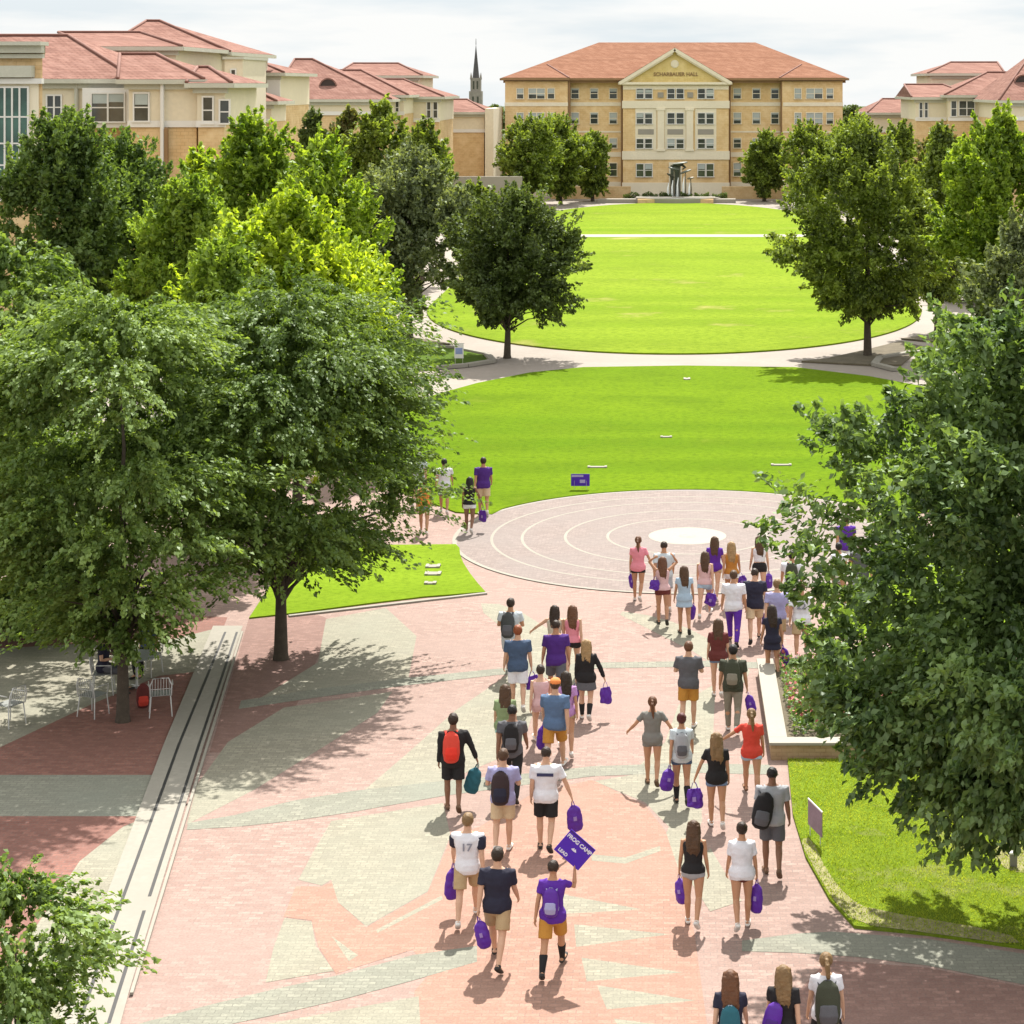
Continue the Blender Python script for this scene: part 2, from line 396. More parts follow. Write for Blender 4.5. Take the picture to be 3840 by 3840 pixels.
# curved grey bands crossing the plaza
def band(up, lo): sheet('grey_paving_band', gp(up + lo[::-1]), .016, M['greyp'])
band([(355, 1553), (443, 1538), (552, 1511), (661, 1493), (833, 1474), (1000, 1459), (1116, 1446), (1290, 1440), (1450, 1443)],
     [(352, 1566), (450, 1560), (560, 1548), (661, 1533), (836, 1502), (1000, 1480), (1116, 1465), (1290, 1458), (1470, 1462)])
band([(250, 1935), (400, 1895), (520, 1866), (640, 1840), (780, 1802), (900, 1785)],
     [(280, 1960), (400, 1940), (520, 1915), (650, 1885), (780, 1850), (900, 1815)])
band([(1400, 1775), (1500, 1762), (1571, 1758), (1750, 1772), (1932, 1800), (2200, 1860)],
     [(1400, 1795), (1500, 1798), (1620, 1806), (1750, 1822), (1932, 1858), (2200, 1930)])
band([(455, 1322), (600, 1300), (760, 1280), (936, 1262), (1136, 1250), (1330, 1247), (1450, 1250)],
     [(450, 1338), (600, 1316), (760, 1294), (936, 1274), (1136, 1261), (1330, 1258), (1450, 1262)])
sheet('red_and_shade_paving', gp([(1560, 1812), (1750, 1826), (1932, 1862), (2200, 1940), (2200, 2300), (1400, 2300), (1480, 1900)]), .004, M['shadebrick'])  # plaza brick toned darker here, the oak's shade put into its colour
# slot drain strip
sheet('drain_paving', gp([(402, 1183), (458, 1183), (384, 1409), (242, 1880), (130, 2300), (-40, 2300), (184, 1737), (308, 1409)]), .034, M['conc'])
def lineg(a, b, w, z0, z1, mat, name, kind='structure'):
    a = Vector(a); b = Vector(b); d = (b-a).normalized(); n = Vector((-d.y, d.x))*w/2
    o = MB().prism([tuple(a-n), tuple(b-n), tuple(b+n), tuple(a+n)], z0, z1).build(name, mat)
    if kind: o['kind'] = kind
    return o
for k, (p, q) in enumerate([((425, 1195), (337, 1409)), ((337, 1409), (180, 1840)), ((447, 1195), (375, 1409)), ((375, 1409), (282, 1695)), ((272, 1722), (205, 1935)), ((178, 1850), (120, 2020))]):
    lineg(G(*p), G(*q), .055, -.01, .038, M['slot'], 'drain_slot')
lineg(G(457, 1195), G(248, 1880), .05, .02, .06, M['conc'], 'drain_kerb')

# ------------------------------------------------------------------ paved circle with rings
CX, CY, CR = .52, 61.3, 6.85
def circ(cx, cy, r, n=96, sx=1.0): return [(cx + sx*r*math.cos(2*math.pi*i/n), cy + r*math.sin(2*math.pi*i/n)) for i in range(n)]
def ring(name, cx, cy, r0, r1, z, mat, n=128):
    a = circ(cx, cy, r0, n); b = circ(cx, cy, r1, n)
    m = MB().add([(x, y, z) for x, y in a + b], [(i, n+i, n+(i+1) % n, (i+1) % n) for i in range(n)])
    o = m.build(name, mat); o['kind'] = 'structure'; return o
sheet('circle_paving', circ(CX, CY, CR), .020, M['rose'])
ring('circle_border', CX, CY, CR, CR+.13, .022, M['conc'])
for r in (2.38, 3.64, 4.92, 5.82): ring('paving_ring', CX, CY, r-.042, r+.042, .023, M['conc'])
sheet('circle_centre', circ(CX, CY, 1.16), .024, M['white'])
sheet('centre_emblem', circ(CX, CY-.02, .26, 32), .026, plain('worn centre stone', (.30, .26, .22), .8, .2, 4))
# ------------------------------------------------------------------ lawns
def raised(name, pts, h, mat, z0=-.02):
    o = MB().prism(pts if _ccw(pts) else pts[::-1], z0, h).build(name, mat); o['kind'] = 'structure'; return o
def _ccw(p): return sum((p[i][0]*p[(i+1) % len(p)][1]-p[(i+1) % len(p)][0]*p[i][1]) for i in range(len(p))) > 0
oval = []
for i in range(120):
    a = 2*math.pi*i/120; c, s = math.cos(a), math.sin(a)
    if s < 0: oval.append((.25 + 14.9*c, 126 + 23.2*s))
    else: oval.append((.25 + (14.9)*c*(1 if s < .0 else (1-.12*s)), 205 + 29*s))
raised('far_lawn', oval, .05, M['far_lawn'])
raised('cross_path', [(-15.2, 181.3), (15.2, 181.3), (15.2, 184.3), (-15.2, 184.3)], .06, M['white'])
top = [(560, 800), (700, 776), (760, 764), (800, 752), (900, 724), (1000, 704), (1100, 694), (1290, 691), (1500, 694), (1640, 711), (1740, 730), (1860, 762), (1960, 792)]
tw = [G(*t) for t in top]
left = [G(560, 800), G(640, 860), G(760, 930), G(860, 968), G(928, 972)]
arc = [(CX + (CR+.16)*math.cos(a), CY + (CR+.16)*math.sin(a)) for a in [R(d) for d in range(146, 30, -4)]]
right = [G(1700, 975), G(1800, 960), G(1960, 930)]
raised('lower_lawn', left[::-1][::-1] + arc + right + tw[::-1][:-1], .04, M['near_lawn'])
a1 = [(CX + (CR+.16)*math.cos(a), CY + (CR+.16)*math.sin(a)) for a in [R(d) for d in range(172, 218, 4)]]
raised('left_lawn', [G(560, 1030), G(760, 1030), G(860, 1029), G(867, 1036), G(868, 1048), G(874, 1064), G(886, 1083), G(900, 1101), G(916, 1119)] + [ G(800, 1128), G(700, 1140), G(545, 1160), G(470, 1168)], .04, M['left_lawn'])
lineg(G(918, 1121), G(545, 1164), .12, 0, .045, M['conc'], 'lawn_kerb')
raised('right_lawn', [G(1668, 1040), G(1760, 1035), G(2000, 1035), G(2000, 1200), G(1560, 1200), G(1590, 1120)], .04, M['left_lawn'])
rl = [G(1486, 1436), G(1496, 1540), G(1520, 1620), G(1565, 1700), G(1612, 1752), G(1750, 1766), G(1932, 1792), G(2200, 1850), G(2300, 1600), G(2200, 1436)]
raised('side_lawn', rl, .05, M['side_lawn'])
sheet('worn_earth', gp([(1510, 1590), (1530, 1585), (1560, 1650), (1600, 1700), (1640, 1722), (1900, 1765), (1932, 1792), (1750, 1766), (1614, 1750), (1567, 1698), (1524, 1622)], 1), .058, M['drysoil'])
sheet('worn_earth', gp([(1860, 1600), (1940, 1590), (1990, 1650), (1900, 1655)], 2), .058, M['drysoil'])
# planted beds beside the quad path
def bed(name, uv, mat, h=.06): return raised(name, gp(uv), h, mat)
bed('left_bed', [(700, 705), (790, 700), (880, 690), (925, 683), (915, 672), (860, 660), (790, 655), (700, 655)], lawn('dark turf', (.07, .12, .018), (.09, .15, .02), (.1, .12, .03), 1, .7))  # bed of darker green grass
bed('left_bed_strip', [(640, 640), (790, 640), (850, 650), (700, 652)], M['soil'])
bed('right_bed', [(1512, 683), (1560, 678), (1640, 660), (1700, 645), (1740, 655), (1700, 690), (1640, 690)], M['soil'])
bed('right_bed_strip', [(1700, 640), (1800, 628), (1880, 640), (1800, 650)], M['soil'])
# kerbs round the beds
for uv in ([(700, 706), (880, 692), (930, 684), (918, 671), (860, 659), (780, 654)], [(1690, 700), (1650, 690), (1660, 678), (1720, 668), (1800, 664)]):
    for a, b in zip(uv, uv[1:]): lineg(G(*a), G(*b), .35, 0, .16, M['conc'], 'bed_kerb')
M['roof'] = roof_tile('clay roof tile', (.235, .115, .072), (.20, .094, .058), (.265, .14, .092))
M['roof2'] = roof_tile('pink clay roof tile', (.24, .13, .103), (.185, .096, .077), (.275, .16, .13))
M['ridge'] = plain('ridge tile', (.17, .075, .055), .8, .2, 1)
M['stucco'] = plain('cream stucco', (.66, .585, .44), .9, .08, .4)
M['trim'] = plain('white trim', (.66, .64, .60), .6, .05, 1)
M['gutter'] = plain('grey gutter', (.46, .45, .37), .6, .1, 1)
M['tanb'] = wall_brick('tan brick', (.60, .42, .22), (.52, .35, .17), (.66, .50, .29))
M['hallb'] = wall_brick('hall brick', (.66, .47, .24), (.60, .41, .19), (.73, .56, .32), .6, .25)
M['stone'] = plain('limestone', (.72, .65, .50), .85, .08, .5)
M['pedi'] = wall_brick('pediment brick', (.62, .49, .20), (.57, .43, .16), (.68, .54, .26), .6, .25)
M['brownm'] = plain('brown downpipe', (.25, .15, .07), .6, .15, 1)
M['glass'] = glass('window glass', (.05, .055, .05))
M['glassg'] = glass('green curtain glass', (.04, .10, .075))
M['blind'] = plain('window blind', (.38, .42, .40), .7, .1, 2)
M['bronze'] = plain('weathered bronze', (.07, .075, .055), .5, .3, 3, .5)
M['water'] = plain('falling water', (.7, .72, .72), .2, .1, 8)

def hiproof(parent, x0, x1, y0, y1, ze, ra, rb, mat, over=.55, caps=True, th=.28, gm='gutter'):
    """ra, rb: ridge end points (x, y, z)"""
    x0 -= over; x1 += over; y0 -= over; y1 += over
    v = [(x0,y0,ze),(x1,y0,ze),(x1,y1,ze),(x0,y1,ze), ra, rb, (x0,y0,ze-.03),(x1,y0,ze-.03),(x1,y1,ze-.03),(x0,y1,ze-.03)]
    ro = MB().add(v, [(0,1,5,4),(1,2,5),(2,3,4,5),(3,0,4),(0,6,7,1),(1,7,8,2),(2,8,9,3),(3,9,6,0),(9,8,7,6)]).build('roof', mat, parent)
    g = MB()
    g.box(x0-.1, x1+.1, y0-.12, y0+.05, ze-th, ze-.02); g.box(x0-.12, x0+.05, y0+.06, y1, ze-th-.003, ze-.025); g.box(x1-.05, x1+.12, y0+.06, y1, ze-th-.003, ze-.025)
    g.box(x0+.3, x1-.3, y0+.25, y0+.55, ze-th*2.1, ze-th+.004)
    g.build('gutter', M[gm], ro)
    if caps:
        c = MB(); up = Vector((0, 0, .05))
        for a, b in ((v[0], ra), (v[1], rb), (ra, rb)):
            a = Vector(a)+up; b = Vector(b)+up
            if (a-b).length > .3: c.tube([a, b], [.105, .105], 8)
        c.build('ridge_cap', M['ridge'], ro, True)
    return ro
def window(parent, x, y, z, w, h, cols=1, blind=None, fm=None, muntin=True, glassm=None, d=.10, seed=0):
    """window in a wall that faces -Y, centred on x, z"""
    fm = fm or M['trim']; t = .09
    f = MB()
    f.box(x-w/2-t, x+w/2+t, y-d, y+.02, z+h/2, z+h/2+t); f.box(x-w/2-t-.05, x+w/2+t+.05, y-d-.06, y+.02, z-h/2-t, z-h/2)
    f.box(x-w/2-t, x-w/2, y-d, y+.02, z-h/2, z+h/2); f.box(x+w/2, x+w/2+t, y-d, y+.02, z-h/2, z+h/2)
    for k in range(1, cols):
        xx = x-w/2+w*k/cols; f.box(xx-.05, xx+.05, y-d+.01, y+.02, z-h/2, z+h/2)
    if muntin: f.box(x-w/2, x+w/2, y-d+.025, y+.01, z-.035, z+.035)
    o = f.build('window', fm, parent)
    MB().box(x-w/2, x+w/2, y-.035, y-.012, z-h/2, z+h/2).build('pane', glassm or M['glass'], o)
    if blind:
        b = MB()
        for k in range(cols):
            xa = x-w/2+w*k/cols+.03; xb = x-w/2+w*(k+1)/cols-.03
            fr = blind if isinstance(blind, float) else blind[k]
            if fr > .02: b.box(xa, xb, y-.052, y-.038, z+h/2-h*fr, z+h/2-.01)
        if b.v: b.build('blind', M['blind'], o)
    return o

# ================================================================== the long hall at the end of the quad
HY = 250.0
hall = empty('hall_building', (0, HY, 0), 'long tan brick hall with red tile hip roof and central gable beyond the oval lawn', 'building')
_hp = Vector((0, HY, 0))
def hb(mb, name, mat, **k):
    mb.v = [tuple(Vector(v)-_hp) for v in mb.v]; return mb.build(name, mat, hall, **k)
rel = MB
def HX(u): return PX(u, HY)
def HZ(v): return PZ(v, HY)
class Off:
    """shift children of an empty back into its local space"""
    def __init__(s, root): s.root = root
    def done(s):
        loc = s.root.location
        for ch in s.root.children: ch.location = -loc
hroot = Off(hall)
ze = HZ(152)
MB().box(HX(957), HX(1588), HY, HY+22, -.05, ze).build('wall', M['hallb'], hall)
for (a, b) in ((957, 1072), (1477, 1588)):
    MB().box(HX(a)-.15, HX(b), HY-1.4, HY-.003, -.05, ze-.1).build('wing_wall', M['hallb'], hall)
MB().box(HX(1176), HX(1374), HY-1.9, HY-.004, -.05, HZ(156)-.02).build('pavilion_wall', M['hallb'], hall)
rY = HY+11
hiproof(hall, HX(957), HX(1588), HY-.6, HY+22, ze+.3, (PX(1130, rY), rY, PZ(80, rY)), (PX(1425, rY), rY, PZ(80, rY)), M['roof'], .7, False, .28, 'brownm')
for (a, b, p) in ((957, 1072, 1030), (1477, 1588, 1515)):
    x0, x1 = HX(a)-.5, HX(b)+.2; rp = (HX(p), HY+3, PZ(122, HY+3))
    v = [(x0, HY-2, ze+.34), (x1, HY-2, ze+.34), rp, (HX(p), HY+7, rp[2]), (x0, HY+5, ze+.3), (x1, HY+5, ze+.3)]
    ro = MB().add(v, [(0, 1, 2), (1, 5, 3, 2), (0, 2, 3, 4)]).build('wing_roof', M['roof'], hall)
    c = MB().tube([v[0 if a > 1200 else 1], rp], [.12, .12], 6).build('ridge_cap', M['ridge'], ro)
    MB().box(x0-.05, x1+.05, HY-2.1, HY-1.95, ze+.02, ze+.33).build('gutter', M['brownm'], ro)
# string courses and plinth
s = MB()
for (vt, vb, pr) in ((193, 200, .06), (247, 250, .05), (287, 296, .07), (343, 371, .1)):
    s.box(HX(957)-.2, HX(1072)+.05, HY-1.4-pr, HY-1.4, HZ(vb), HZ(vt)); s.box(HX(1477)-.05, HX(1588)+.05, HY-1.4-pr, HY-1.4, HZ(vb), HZ(vt))
    s.box(HX(1072)+.06, HX(1176), HY-pr, HY, HZ(vb), HZ(vt)); s.box(HX(1374), HX(1477)-.06, HY-pr, HY, HZ(vb), HZ(vt))
s.build('string_course', M['stone'], hall)
# pavilion stonework
py = HY-1.9
s = MB(); ax, bx = HX(1176), HX(1374)
s.box(ax-.1, bx+.1, py-.12, py, HZ(204), HZ(190)); s.box(ax-.16, bx+.16, py-.2, py-.003, HZ(161), HZ(155)); s.box(ax, bx, py-.08, py, HZ(169), HZ(161.5))
s.box(ax-.1, bx+.1, py-.14, py, HZ(300), HZ(284)); s.box(ax-.1, bx+.1, py-.1, py, HZ(372), HZ(343))
s.build('entablature', M['stone'], hall)
for u in (1247, 1301):
    w = .42 if u in (1247, 1301) else .5
    p = MB().box(HX(u)-w, HX(u)+w, py-.22, py, HZ(284), HZ(204)); p.box(HX(u)-w-.12, HX(u)+w+.12, py-.28, py-.001, HZ(208), HZ(204.02))
    p.box(HX(u)-w-.12, HX(u)+w+.12, py-.28, py-.001, HZ(283.98), HZ(280)); p.build('pilaster', M['stone'], hall)
for u in (1219, 1274, 1331):
    MB().box(HX(u)-1.0, HX(u)+1.0, py-.05, py, HZ(257), HZ(239)).build('spandrel_panel', M['stone'], hall)
    MB().box(HX(u)-.95, HX(u)+.95, py-.09, py-.05, HZ(253), HZ(243)).build('inset_panel', M['white'], hall)
    rec = MB().box(HX(u)-1.28, HX(u)+1.28, py-.025, py, HZ(283.5), HZ(204.5)).build('bay_backing', M['stone'], hall)
for u in (1246.5, 1302): MB().box(HX(u)-.35, HX(u)+.35, py-.14, py-.081, HZ(184), HZ(174)).build('square_ornament', M['white'], hall)
# pediment
apx = HX(1273); apz = PZ(92, HY-2); bz = HZ(156)
L = HX(1169); Rr = HX(1379)
v = [(L+.4, py, bz), (Rr-.4, py, bz), (apx, py, apz-.3), (L+.4, py+.3, bz), (Rr-.4, py+.3, bz), (apx, py+.3, apz-.3)]
ped = MB().add(v, [(0,1,2),(5,4,3),(0,3,4,1),(1,4,5,2),(2,5,3,0)]).build('pediment', M['pedi'], hall)
c = MB()
for s_ in (-1, 1):
    e = Vector((L if s_ < 0 else Rr, py-.25, bz)); a = Vector((apx, py-.25, apz)); d = (a-e).normalized()
    n = Vector((0, 1, 0)); up = d.cross(n); up = up if up.z > 0 else -up
    c.obox((e+a)/2 - up*.1, d, n, up, (a-e).length/2, .34, .2); c.obox((e+a)/2 - up*.36, d, n, up, (a-e).length/2-.5, .2, .1)
c.box(L-.1, Rr+.1, py-.5, py-.22, bz-.22, bz+.06)
c.build('raking_cornice', M['stone'], ped)
ro = MB().add([(L-.2, py-.5, bz+.05), (apx, py-.5, apz+.14), (Rr+.2, py-.5, bz+.05), (L-.2, HY+1, bz+.05), (apx, HY+9, apz+.14), (Rr+.2, HY+1, bz+.05)], [(0,1,4,3),(1,2,5,4)]).build('gable_roof', M['roof'], hall)
MB().ell((apx, py-.03, HZ(121)), (.5, .08, .5), 12, 6).build('medallion', M['stone'], ped)
tm = text_mesh('SCHARBAUER HALL', .62, .03, .012)
t = put('inscription', tm, M['brownm'], ped, (HX(1275), py-.04, HZ(140.5)), (R(90), 0, 0)); t.scale = (.98, 1, 1)
for u in (1073.5, 1173.5, 1376.5, 1475.5):
    MB().tube([(HX(u), HY-.16-(1.4 if False else 0), .1), (HX(u), HY-.16, ze)], [.13, .13], 8).build('downpipe', M['brownm'], hall)
for u in (1072.5, 1476.5):
    MB().box(HX(u)-.28, HX(u)+.28, HY-1.25, HY-.16, .2, ze-.05).build('corner_return', M['brownm'], hall)
rnd = random.Random(3)
rows = [(176.5, 20), (223, 22), (270, 19), (320, 26)]
for ri, (vc, hp_) in enumerate(rows):
    h = hp_*HY/F*.92; z = HZ(vc)
    for u, w, n in ((983, .75, 1), (1014, 1.9, 2), (1041, .75, 1), (1504, .75, 1), (1535, 1.9, 2), (1564, .75, 1)):
        window(hall, HX(u), HY-1.4, z, w, h, n, [rnd.choice((.95, .6, .7, .45)) for _ in range(n)], M['stone'])
    for u in (1085, 1121, 1157, 1391, 1427, 1462):
        window(hall, HX(u), HY, z, .85, h, 1, rnd.choice((.0, .3, .5, .7, .15)), M['stone'])
    for u in (1208, 1224, 1266, 1283, 1323, 1339):
        if ri == 3 and u in (1266, 1283): continue
        window(hall, HX(u), py-.028, z, .82, h*.97, 1, rnd.choice((.0, .1, .0, .4, .75)), M['trim'])
# entrance
e = MB().box(HX(1262), HX(1286), py-.3, py-.03, 0, HZ(305)).build('entrance_portal', M['stone'], hall)
d = MB().box(HX(1265), HX(1283), py-.34, py-.305, 0, HZ(310)).build('door', M['glass'], hall)
hroot.done()

# ================================================================== dormitories
def block(parent, u0, u1, ve, Y, d, ridge, vr, brick_v=None, roofm='roof2', caps=True, over=.5, rYf=.5):
    x0, x1 = PX(u0, Y), PX(u1, Y); z = PZ(ve, Y); ry = Y+d*rYf
    zb = PZ(brick_v, Y) if brick_v else z-3.0
    MB().box(x0, x1, Y, Y+d, zb, z).build('upper_wall', M['stucco'], parent)
    MB().box(x0+.05, x1-.05, Y+.05, Y+d-.05, -.1, zb-.004).build('lower_wall', M['tanb'], parent)
    MB().box(x0-.06, x1+.06, Y-.08, Y+.001, zb-.12, zb+.25).build('belt_course', M['trim'], parent)
    return hiproof(parent, x0, x1, Y, Y+d, z+.05, (PX(ridge[0], ry), ry, PZ(vr, ry)), (PX(ridge[1], ry), ry, PZ(vr, ry)), M[roofm], over, caps)
def pw(parent, u0, u1, v0, v1, Y, cols=1, blind=None, **k):
    return window(parent, PX((u0+u1)/2, Y), Y, PZ((v0+v1)/2, Y), PX(u1, Y)-PX(u0, Y), PZ(v0, Y)-PZ(v1, Y), cols, blind, M['trim'], **k)

dA = empty('dormitory_building', (PX(250, 125), 125, 0), 'nearest cream stucco dormitory at upper left, long pink tile roofs over white corner windows', 'building')
block(dA, 200, 424, 99, 150, 16, (276, 302), 40, 235)
block(dA, 190, 332, 89, 136, 14, (110, 266), 62, 235)
block(dA, -60, 243, 150, 122, 16, (-90, 129), 68, 236)
block(dA, 243, 372, 151, 117.5, 10, (226, 296), 103, 236)
block(dA, 372, 424, 158, 117.0, 9, (372, 395), 128, 236)
MB().box(PX(424, 139), PX(458, 139), 139, 147, -.1, PZ(112, 139)).build('stair_tower', M['stucco'], dA)
MB().box(PX(421, 139), PX(461, 139), 138.8, 147.3, PZ(112, 139), PZ(107, 139)).build('tower_cornice', M['gutter'], dA)
pw(dA, 437, 444, 132, 160, 139)
pw(dA, 90, 116, 180, 226, 122, 1, .5, cols=1) if False else pw(dA, 90, 115, 181, 224, 122, 2)
MB().box(PX(168, 122), PX(290, 122)-.0, 120.6, 122-.003, PZ(240, 122), PZ(166, 122)).build('bay_front', M['trim'], dA)
pw(dA, 174, 234, 177, 229, 120.6, 2, (.35, .3)); pw(dA, 254, 280, 177, 228, 117.5, 1, .4); 
pw(dA, 384, 401, 184, 232, 117.0); pw(dA, 416, 432, 190, 232, 116.9)
for u, y in ((144, 121.8), (306, 117.2)):
    MB().tube([(PX(u, y), y, 0), (PX(u, y), y, PZ(156, y))], [.12, .12], 8).build('downpipe', M['gutter'] if u < 200 else M['trim'], dA)
MB().tube([(PX(312, 117), 117.2, 0), (PX(312, 117), 117.2, PZ(243, 117))], [.13, .13], 8).build('downpipe', M['brownm'], dA)
Off(dA).done()

dB = empty('dormitory_building', (PX(490, 165), 165, 0), 'narrow cream dormitory wing squeezed between the two larger left dormitories', 'building')
block(dB, 452, 526, 138, 165, 14, (452, 478), 112, 200)
block(dB, 452, 512, 192, 158, 6, (440, 470), 165, 230)
pw(dB, 516, 524, 146, 185, 165); MB().box(PX(504, 165), PX(529, 165), 164.8, 165-.002, PZ(200, 165), PZ(141, 165)).build('tower_panel', M['trim'], dB)
Off(dB).done()

dC = empty('dormitory_building', (PX(650, 205), 205, 0), 'pink-roofed dormitory left of the church spire, with a dark arched roof vent', 'building')
block(dC, 520, 730, 188, 200, 18, (556, 590), 112, 215)
block(dC, 590, 762, 180, 206, 14, (604, 682), 133, 215)
block(dC, 640, 789, 143, 225, 14, (666, 752), 120, 180)
block(dC, 735, 829, 183, 214, 14, (700, 762), 150, 228)
block(dC, 829, 914, 212, 238, 14, (800, 882), 188, 248)
def vent(par, u, v, Y):
    x, z = PX(u, Y), PZ(v, Y); n = 12; f = [(x+.78*math.cos(math.pi*i/n), z+.86*math.sin(math.pi*i/n)) for i in range(n+1)]; h = [(x+.92*math.cos(math.pi*i/n), z+1.0*math.sin(math.pi*i/n)) for i in range(n+1)]
    o = MB().add([(a, Y, b) for a, b in f] + [(a, Y+2.6, b) for a, b in f], [tuple(range(n+1))] + [(i, n+1+i, n+2+i, i+1) for i in range(n)]).build('roof_vent', plain('dark vent louvre', (.05, .035, .03), .7), par)
    MB().add([(a, Y-.06, b) for a, b in f] + [(a, Y-.06, b) for a, b in h] + [(a, Y+3, b) for a, b in h], [(i, i+1, n+2+i, n+1+i) for i in range(n)] + [(n+1+i, n+2+i, 2*n+3+i, 2*n+2+i) for i in range(n)]).build('vent_hood', M['roof2'], o)
vent(dC, 619, 166, 202.6)
pw(dC, 806, 812, 193, 222, 214); pw(dC, 740, 752, 190, 216, 206, 2); pw(dC, 818, 825, 193, 222, 214)
MB().box(PX(915, 237), PX(931, 237), 237, 250, -.1, PZ(205, 237)).build('end_pier', M['stucco'], dC)
Off(dC).done()

# low wall and pale paving by the far left dormitory
o = MB().box(PX(850, 215), PX(985, 215), 215, 215.5, -.05, PZ(333, 215)).build('garden_wall', M['white'])
tag(o, 'low white garden wall behind the far left trees', 'wall')

dD = empty('dormitory_building', (PX(1800, 205), 205, 0), 'right-hand dormitory with stepped pink tile roofs rising from low wing to arched vent', 'building')
block(dD, 1644, 1722, 213, 238, 14, (1664, 1712), 187, 248)
block(dD, 1728, 1830, 184, 214, 14, (1706, 1780), 160, 226)
block(dD, 1790, 1900, 180, 212, 14, (1862, 1980), 137, 226)
block(dD, 1758, 1886, 139, 225, 14, (1793, 1882), 118, 180)
block(dD, 1893, 2160, 190, 196, 18, (1946, 2060), 100, 225)
vent(dD, 1930, 160, 199.0)
pw(dD, 1735, 1740, 192, 222, 214); pw(dD, 1745, 1750, 192, 222, 214)
pw(dD, 1795, 1804, 191, 219, 212); pw(dD, 1810, 1838, 191, 218, 212, 2)
Off(dD).done()

# stone building at the left edge
dE = empty('stone_building', (PX(20, 98), 98, 0), 'tan stone building cut by the left edge, with grey cornice and tall green-glazed window', 'building')
MB().prism([(PX(-160, 98), 98), (PX(80, 98), 98), (PX(79, 112), 112), (PX(-160, 98), 112)], -.1, PZ(84, 98)).build('wall', M['tanb'], dE)
g = MB()
g.box(PX(-170, 98), PX(84, 98), 97.5, 98-.003, PZ(100, 98), PZ(86, 98)); g.box(PX(-170, 98), PX(86, 98), 97.2, 98.5, PZ(86, 98), PZ(79, 98)); g.box(PX(-170, 98), PX(84, 98), 97.7, 98-.002, PZ(110, 98), PZ(102, 98))
g.prism([(PX(76, 98), 98.51), (PX(85.5, 98.51), 98.51), (PX(84, 112), 112), (PX(74, 112), 112)], PZ(100, 98), PZ(79, 98))
g.build('cornice', M['gutter'], dE)
MB().box(PX(-170, 98), PX(66, 98), 97.4, 98-.004, PZ(146, 98), PZ(124, 98)).build('window_head', M['gutter'], dE)
MB().box(PX(-170, 98), PX(83, 98), 97.6, 98-.006, PZ(158, 98), PZ(148, 98)).build('belt_course', M['trim'], dE)
MB().box(PX(-170, 98), PX(70, 98), 97.75, 98-.005, PZ(380, 98), PZ(356, 98)).build('sill_course', M['trim'], dE)
wf = MB().box(PX(-160, 98), PX(74, 98), 97.85, 98-.001, PZ(356, 98), PZ(158, 98)).build('window_surround', M['stone'], dE)
fr = MB(); y = 97.8
for u in (-40, -14, 8, 22, 36, 52): fr.box(PX(u, y), PX(u+3.2, y), y-.09, y+.05, PZ(352, y), PZ(166, y))
for vv in (163, 219, 269, 310, 350): fr.box(PX(-160, y), PX(55, y), y-.07, y+.049, PZ(vv+3, y), PZ(vv, y))
wn = fr.build('window', M['trim'], dE)
MB().box(PX(-160, y), PX(53, y), y-.03, y+.03, PZ(352, y), PZ(166, y)).build('pane', M['glassg'], wn)
Off(dE).done()

# church spire
sp = empty('church_spire', (PX(898, 400), 400, 0), 'slender dark church spire on a stone tower between dormitory and hall', 'church')
k = 400/F
MB().box(-12*k, 12*k, -12*k, 12*k, -.1, PZ(172, 400)).build('tower', plain('grey tower stone', (.26, .235, .20), .9, .2, .2), sp)
MB().box(-9.5*k, 9.5*k, -9.5*k, 9.5*k, PZ(171.98, 400), PZ(147, 400)).build('belfry', MATS['grey tower stone'], sp)
b = MB()
for s_ in (-1, 1):
    for w_ in (-1, 1):
        b.add([(s_*9*k-1.5*k, w_*9*k-1.5*k, PZ(150, 400)), (s_*9*k+1.5*k, w_*9*k-1.5*k, PZ(150, 400)), (s_*9*k+1.5*k, w_*9*k+1.5*k, PZ(150, 400)), (s_*9*k-1.5*k, w_*9*k+1.5*k, PZ(150, 400)), (s_*9*k, w_*9*k, PZ(136, 400))], [(0,1,4),(1,2,4),(2,3,4),(3,0,4)])
b.build('pinnacle', MATS['grey tower stone'], sp)
for u in (-4.5, 4.5): MB().box(u*k-1.6*k, u*k+1.6*k, -12.3*k, -12.0*k, PZ(205, 400), PZ(182, 400)).build('louvre', M['bronze'], sp)
for u in (-3.5, 3.5): MB().box(u*k-1.4*k, u*k+1.4*k, -9.8*k, -9.5*k, PZ(168, 400), PZ(153, 400)).build('louvre', M['bronze'], sp)
n = 8; vs = [(6.8*k*math.cos(R(45*i+22)), 6.8*k*math.sin(R(45*i+22)), PZ(148, 400)) for i in range(n)] + [(0, 0, PZ(82, 400))]
MB().add(vs, [(i, (i+1) % n, n) for i in range(n)]).build('spire', plain('spire slate', (.075, .07, .07), .6, .2, .3), sp)
MB().tube([(0, 0, PZ(84, 400)), (0, 0, PZ(73, 400))], [.07, .04], 6).build('finial', M['bronze'], sp)

